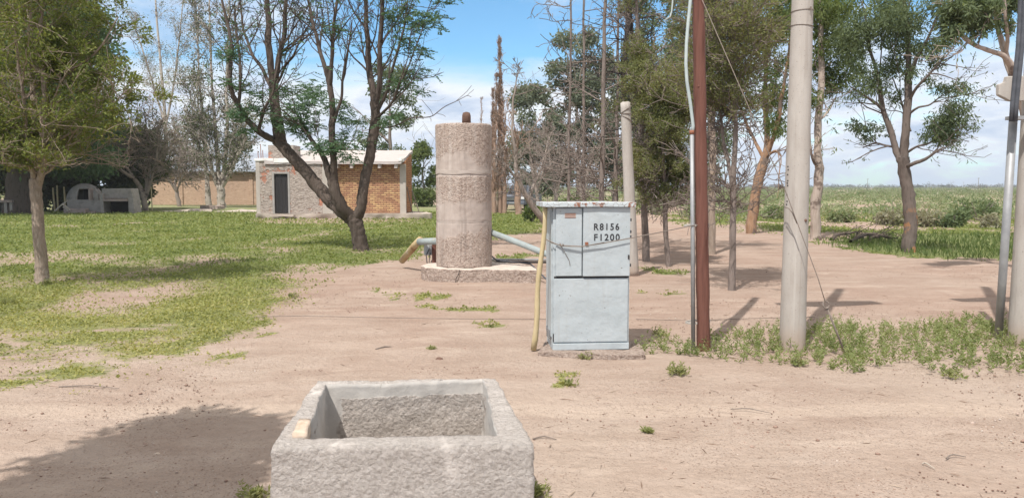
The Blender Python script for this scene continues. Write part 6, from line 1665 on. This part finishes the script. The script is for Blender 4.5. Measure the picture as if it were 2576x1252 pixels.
# larger stones and sticks one can point at
for u, v, s, m_, lab in ((978, 1012, .022, 'white', 'pale stone on the sand just left of the trough far corner'), (395, 1163 - 20, .014, 'stone', 'pale stone lying in the tree shade at lower left'), (1106, 965 - 60, .03, 'rust_stub', 'reddish stone on the sand behind the trough'), (1150, 1010 - 40, .018, 'stone', 'small stone near the back rim of the trough')):
    b = G(u, v); bm = bmesh.new(); bmesh.ops.create_icosphere(bm, subdivisions=3, radius=1)
    bmesh.ops.transform(bm, matrix=Matrix.Diagonal((s * 1.4, s, s * .7, 1)), verts=bm.verts); roughen(bm, s * .35, 1.2 / s, u % 7)
    tag(obj('stone', bm, M[m_], None, True, loc=(b.x, b.y, .004)), lab, 'stone', 'stones on the sand')
for (u0, v0), (u1, v1), lab, r in (((1838, 1028), (1940, 1038), 'thin dark stick lying on the sand toward the right', .004), ((945, 878), (990, 872), 'curved twig on the sand behind the trough', .008), ((2320, 1166), (2352, 1178), 'pale stick lying on the near sand at lower right', .005), ((2380, 1152), (2430, 1148), 'curved brown twig on the near sand at lower right', .005), ((1340, 1103), (1400, 1104), 'brown stick on the sand beside the trough right rim', .005), ((148, 972), (300, 976), 'long thin stick at the lower edge of the lawn', .005)):
    a, b = G(u0, v0, .008), G(u1, v1, .008); mid = a.lerp(b, .5) + Vector((0, .03, .01))
    tag(obj('stick', tube(bmesh.new(), [a, a.lerp(mid, .6) + Vector((0, .008, 0)), mid, b], [r, r, r, r * .5], 6), M['pale_bark' if 'pale' in lab else 'wire']), lab, 'stick', 'sticks on the sand')
# fallen branches under the eucalypts
for k, (u0, v0, u1, v1, lab) in enumerate(((2090, 606, 2160, 596, 'dead fallen branch left part of the pile under the eucalypts'), (2140, 612, 2235, 598, 'longest dead fallen branch under the forked eucalypt'), (2185, 604, 2262, 606, 'dead fallen branch nearest the forked eucalypt trunk'))):
    root, b = plant_root('fallen_branch', u0, v0, lab, 'branch', 'fallen branches under the eucalypts')
    T = Tree(b, 200 + k, .008, 9)
    e = G(u1, v1)
    T.limb([b + Vector((0, 0, .05)), b.lerp(e, .4) + Vector((0, .1, .16)), e + Vector((0, 0, .10))], [.06, .05, .015], k=6, spec=[dict(n=14, t0=.1, abs=(.3, .9), ang=(25, 70), wan=.25, seg=4, k=4, rl=.02, up=-.03), dict(n=3, t0=.2, len=(.3, .6), ang=(25, 60), seg=3, k=3)], wob=.1)
    T.trunk('branch_wood', B_['dark'], root)

# scrub plain: bushes that merge into one mass
def bush_cloud(name, x, y, w, h, per, size, mat, label):
    n = len(x)
    P = np.stack([x, y, np.zeros(n)], 1).repeat(per, 0); W_ = w.repeat(per); H_ = h.repeat(per)
    u = NG.normal(0, 1, (n * per, 3)); u /= np.linalg.norm(u, axis=1, keepdims=True)
    u *= NG.uniform(.3, 1, (n * per, 1)) ** .5
    lob = 1 + .35 * np.sin(np.arctan2(u[:, 1], u[:, 0]) * 3 + W_ * 9)
    P[:, 0] += u[:, 0] * W_ * lob; P[:, 1] += u[:, 1] * W_ * lob; P[:, 2] += np.abs(u[:, 2]) * H_
    d = u + NG.normal(0, .7, u.shape) + np.array([0, 0, .6]); d /= np.linalg.norm(d, axis=1, keepdims=True)
    o = raw(name, *blades(P, d, size.repeat(per) * NG.uniform(.6, 1.4, n * per), .40, NG), mat)
    tag(o, label, None, None, 'stuff')
def scrub():
    n = 5200
    y = 38 * (900 / 38) ** NG.uniform(0, 1, n); x = NG.uniform(-.85, .95, n) * y
    ok = ((x > 1.0) | (y > 95)) & ~inside(TRACK, x, y) & ~((np.abs(x + 29) < 13) & (y > 66) & (y < 84))
    ok &= ~((y < 75) & (NG.uniform(0, 1, n) > .62) ) & ~((y < 44) & (x < 9)) & ~((y < 70) & (x < 2.5))
    x, y = x[ok], y[ok]; n = len(x)
    dens = fbm(x * .05, y * .03, 61) > .38
    x, y = x[dens], y[dens]; n = len(x)
    w = NG.uniform(.4, 1.25, n) * (1 + y / 500); h = .72 * NG.uniform(.2, .85, n) ** 1.2 * (1 + np.clip(y / 500, 0, .6)) * np.clip(.5 + y / 160, .5, 1)
    bush_cloud('scrubland', x, y, w, h, 46, .10 + .0022 * y, L_['bush'], 'sage green and grey scrub covering the plain to the horizon')
scrub()
def treeline():
    n = 900
    y = NG.uniform(650, 1500, n); x = NG.uniform(-1, 1, n) * y
    w = NG.uniform(3, 9, n); h = NG.uniform(2.6, 6.0, n) * np.where(NG.uniform(0, 1, n) > .95, 1.6, 1) * (y / 1000)
    bush_cloud('far_treeline', x, y, w, h, 90, np.full(n, 1.5), L_['farwood'], 'dark low line of trees along the far horizon')
L_['farwood'] = leafmat('far_wood_leaves', [(.035, .045, .036), (.05, .062, .05), (.07, .082, .066)], .1, .02)
treeline()
# shrubs near enough to tell apart
L_['bushgreen'] = leafmat('green_shrub_leaves', [(.10, .15, .07), (.15, .20, .095), (.21, .255, .13)], .4, .8)
L_['shrubdry'] = leafmat('dry_grey_shrub', [(.24, .23, .16), (.30, .285, .21), (.25, .28, .16)], .4, .8)
for k, (u, v, hU, wU, lf, lab) in enumerate(((2460, 556, 500, 54, 'bushgreen', 'largest green shrub on the plain near the right edge'), (2400, 572, 535, 34, 'bushgreen', 'small bright green shrub on the plain left of the largest green shrub'), (2240, 566, 536, 44, 'shrubdry', 'dry grey shrub on the plain left of the forked eucalypt'), (2330, 570, 538, 40, 'shrubdry', 'dry grey shrub on the plain right of the forked eucalypt trunk'), (2490, 574, 548, 30, 'shrubdry', 'low grey shrub below the largest green shrub'),
                                      (2120, 560, 535, 36, 'bush', 'pale sage shrub just right of the straight pale eucalypt'), (1750, 548, 508, 46, 'bush', 'sage shrub seen between the brown post and the olive conifers'), (1950, 552, 518, 40, 'bush', 'sage shrub between leaning eucalypt and thick pole'), (1640, 540, 505, 50, 'bush', 'sage shrub at the far edge of the sandy track'), (1440, 530, 482, 40, 'gumlight', 'light green shrub behind the cabinet roof'), (1340, 560, 520, 24, 'gumlight', 'light green sprouting shrub beside the leaning tree'), (1850, 536, 505, 46, 'shrubdry', 'dry grey shrub beyond the slender twin-stemmed conifer'))):
    root, b = plant_root('shrub', u, v, lab, 'shrub', 'shrubs on the plain')
    T = Tree(b, 300 + k, .012, 9); kk = b.y / F; hh = CAMH + (471 - hU) * kk; w = wU * kk
    for j in range(6):
        a = T.r.uniform(0, 6.28); T.limb([b, b + Vector((math.cos(a) * w * .4, math.sin(a) * w * .4, hh * .5)), b + Vector((math.cos(a) * w * .7, math.sin(a) * w * .7, hh * .85))], [.03, .02, .012], k=5, n=3, wob=.1)
    cl = []
    for j in range(12):
        a = T.r.uniform(0, 6.28); r = w * T.r.uniform(.1, .7); q = w * T.r.uniform(.2, .4)
        cl.append((r * math.cos(a), r * math.sin(a), hh * T.r.uniform(.25, .85), q, q, q * .6))
    T.trunk('stems', B_['bare'], root)
    T.leaves('crown', L_[lf], root, per=3, size=(.10, .22), wid=.4, spread=.08, anchors=blob_anchors(T.np, cl, 420))

# thin air over the plain: far things pale a little
def haze():
    m = bpy.data.materials.new('thin_air_haze'); m.use_nodes = True
    t = m.node_tree; t.nodes.clear()
    v = t.nodes.new('ShaderNodeVolumePrincipled'); v.inputs['Color'].default_value = (.93, .96, 1, 1); v.inputs['Density'].default_value = .0004; v.inputs['Anisotropy'].default_value = .1
    o = t.nodes.new('ShaderNodeOutputMaterial'); t.links.new(v.outputs[0], o.inputs[1])
    h = obj('haze', box(-1700, 1700, -70, 1700, -1.2, 34), m)
    tag(h, 'thin pale haze over the plain', None, None, 'stuff')
haze()
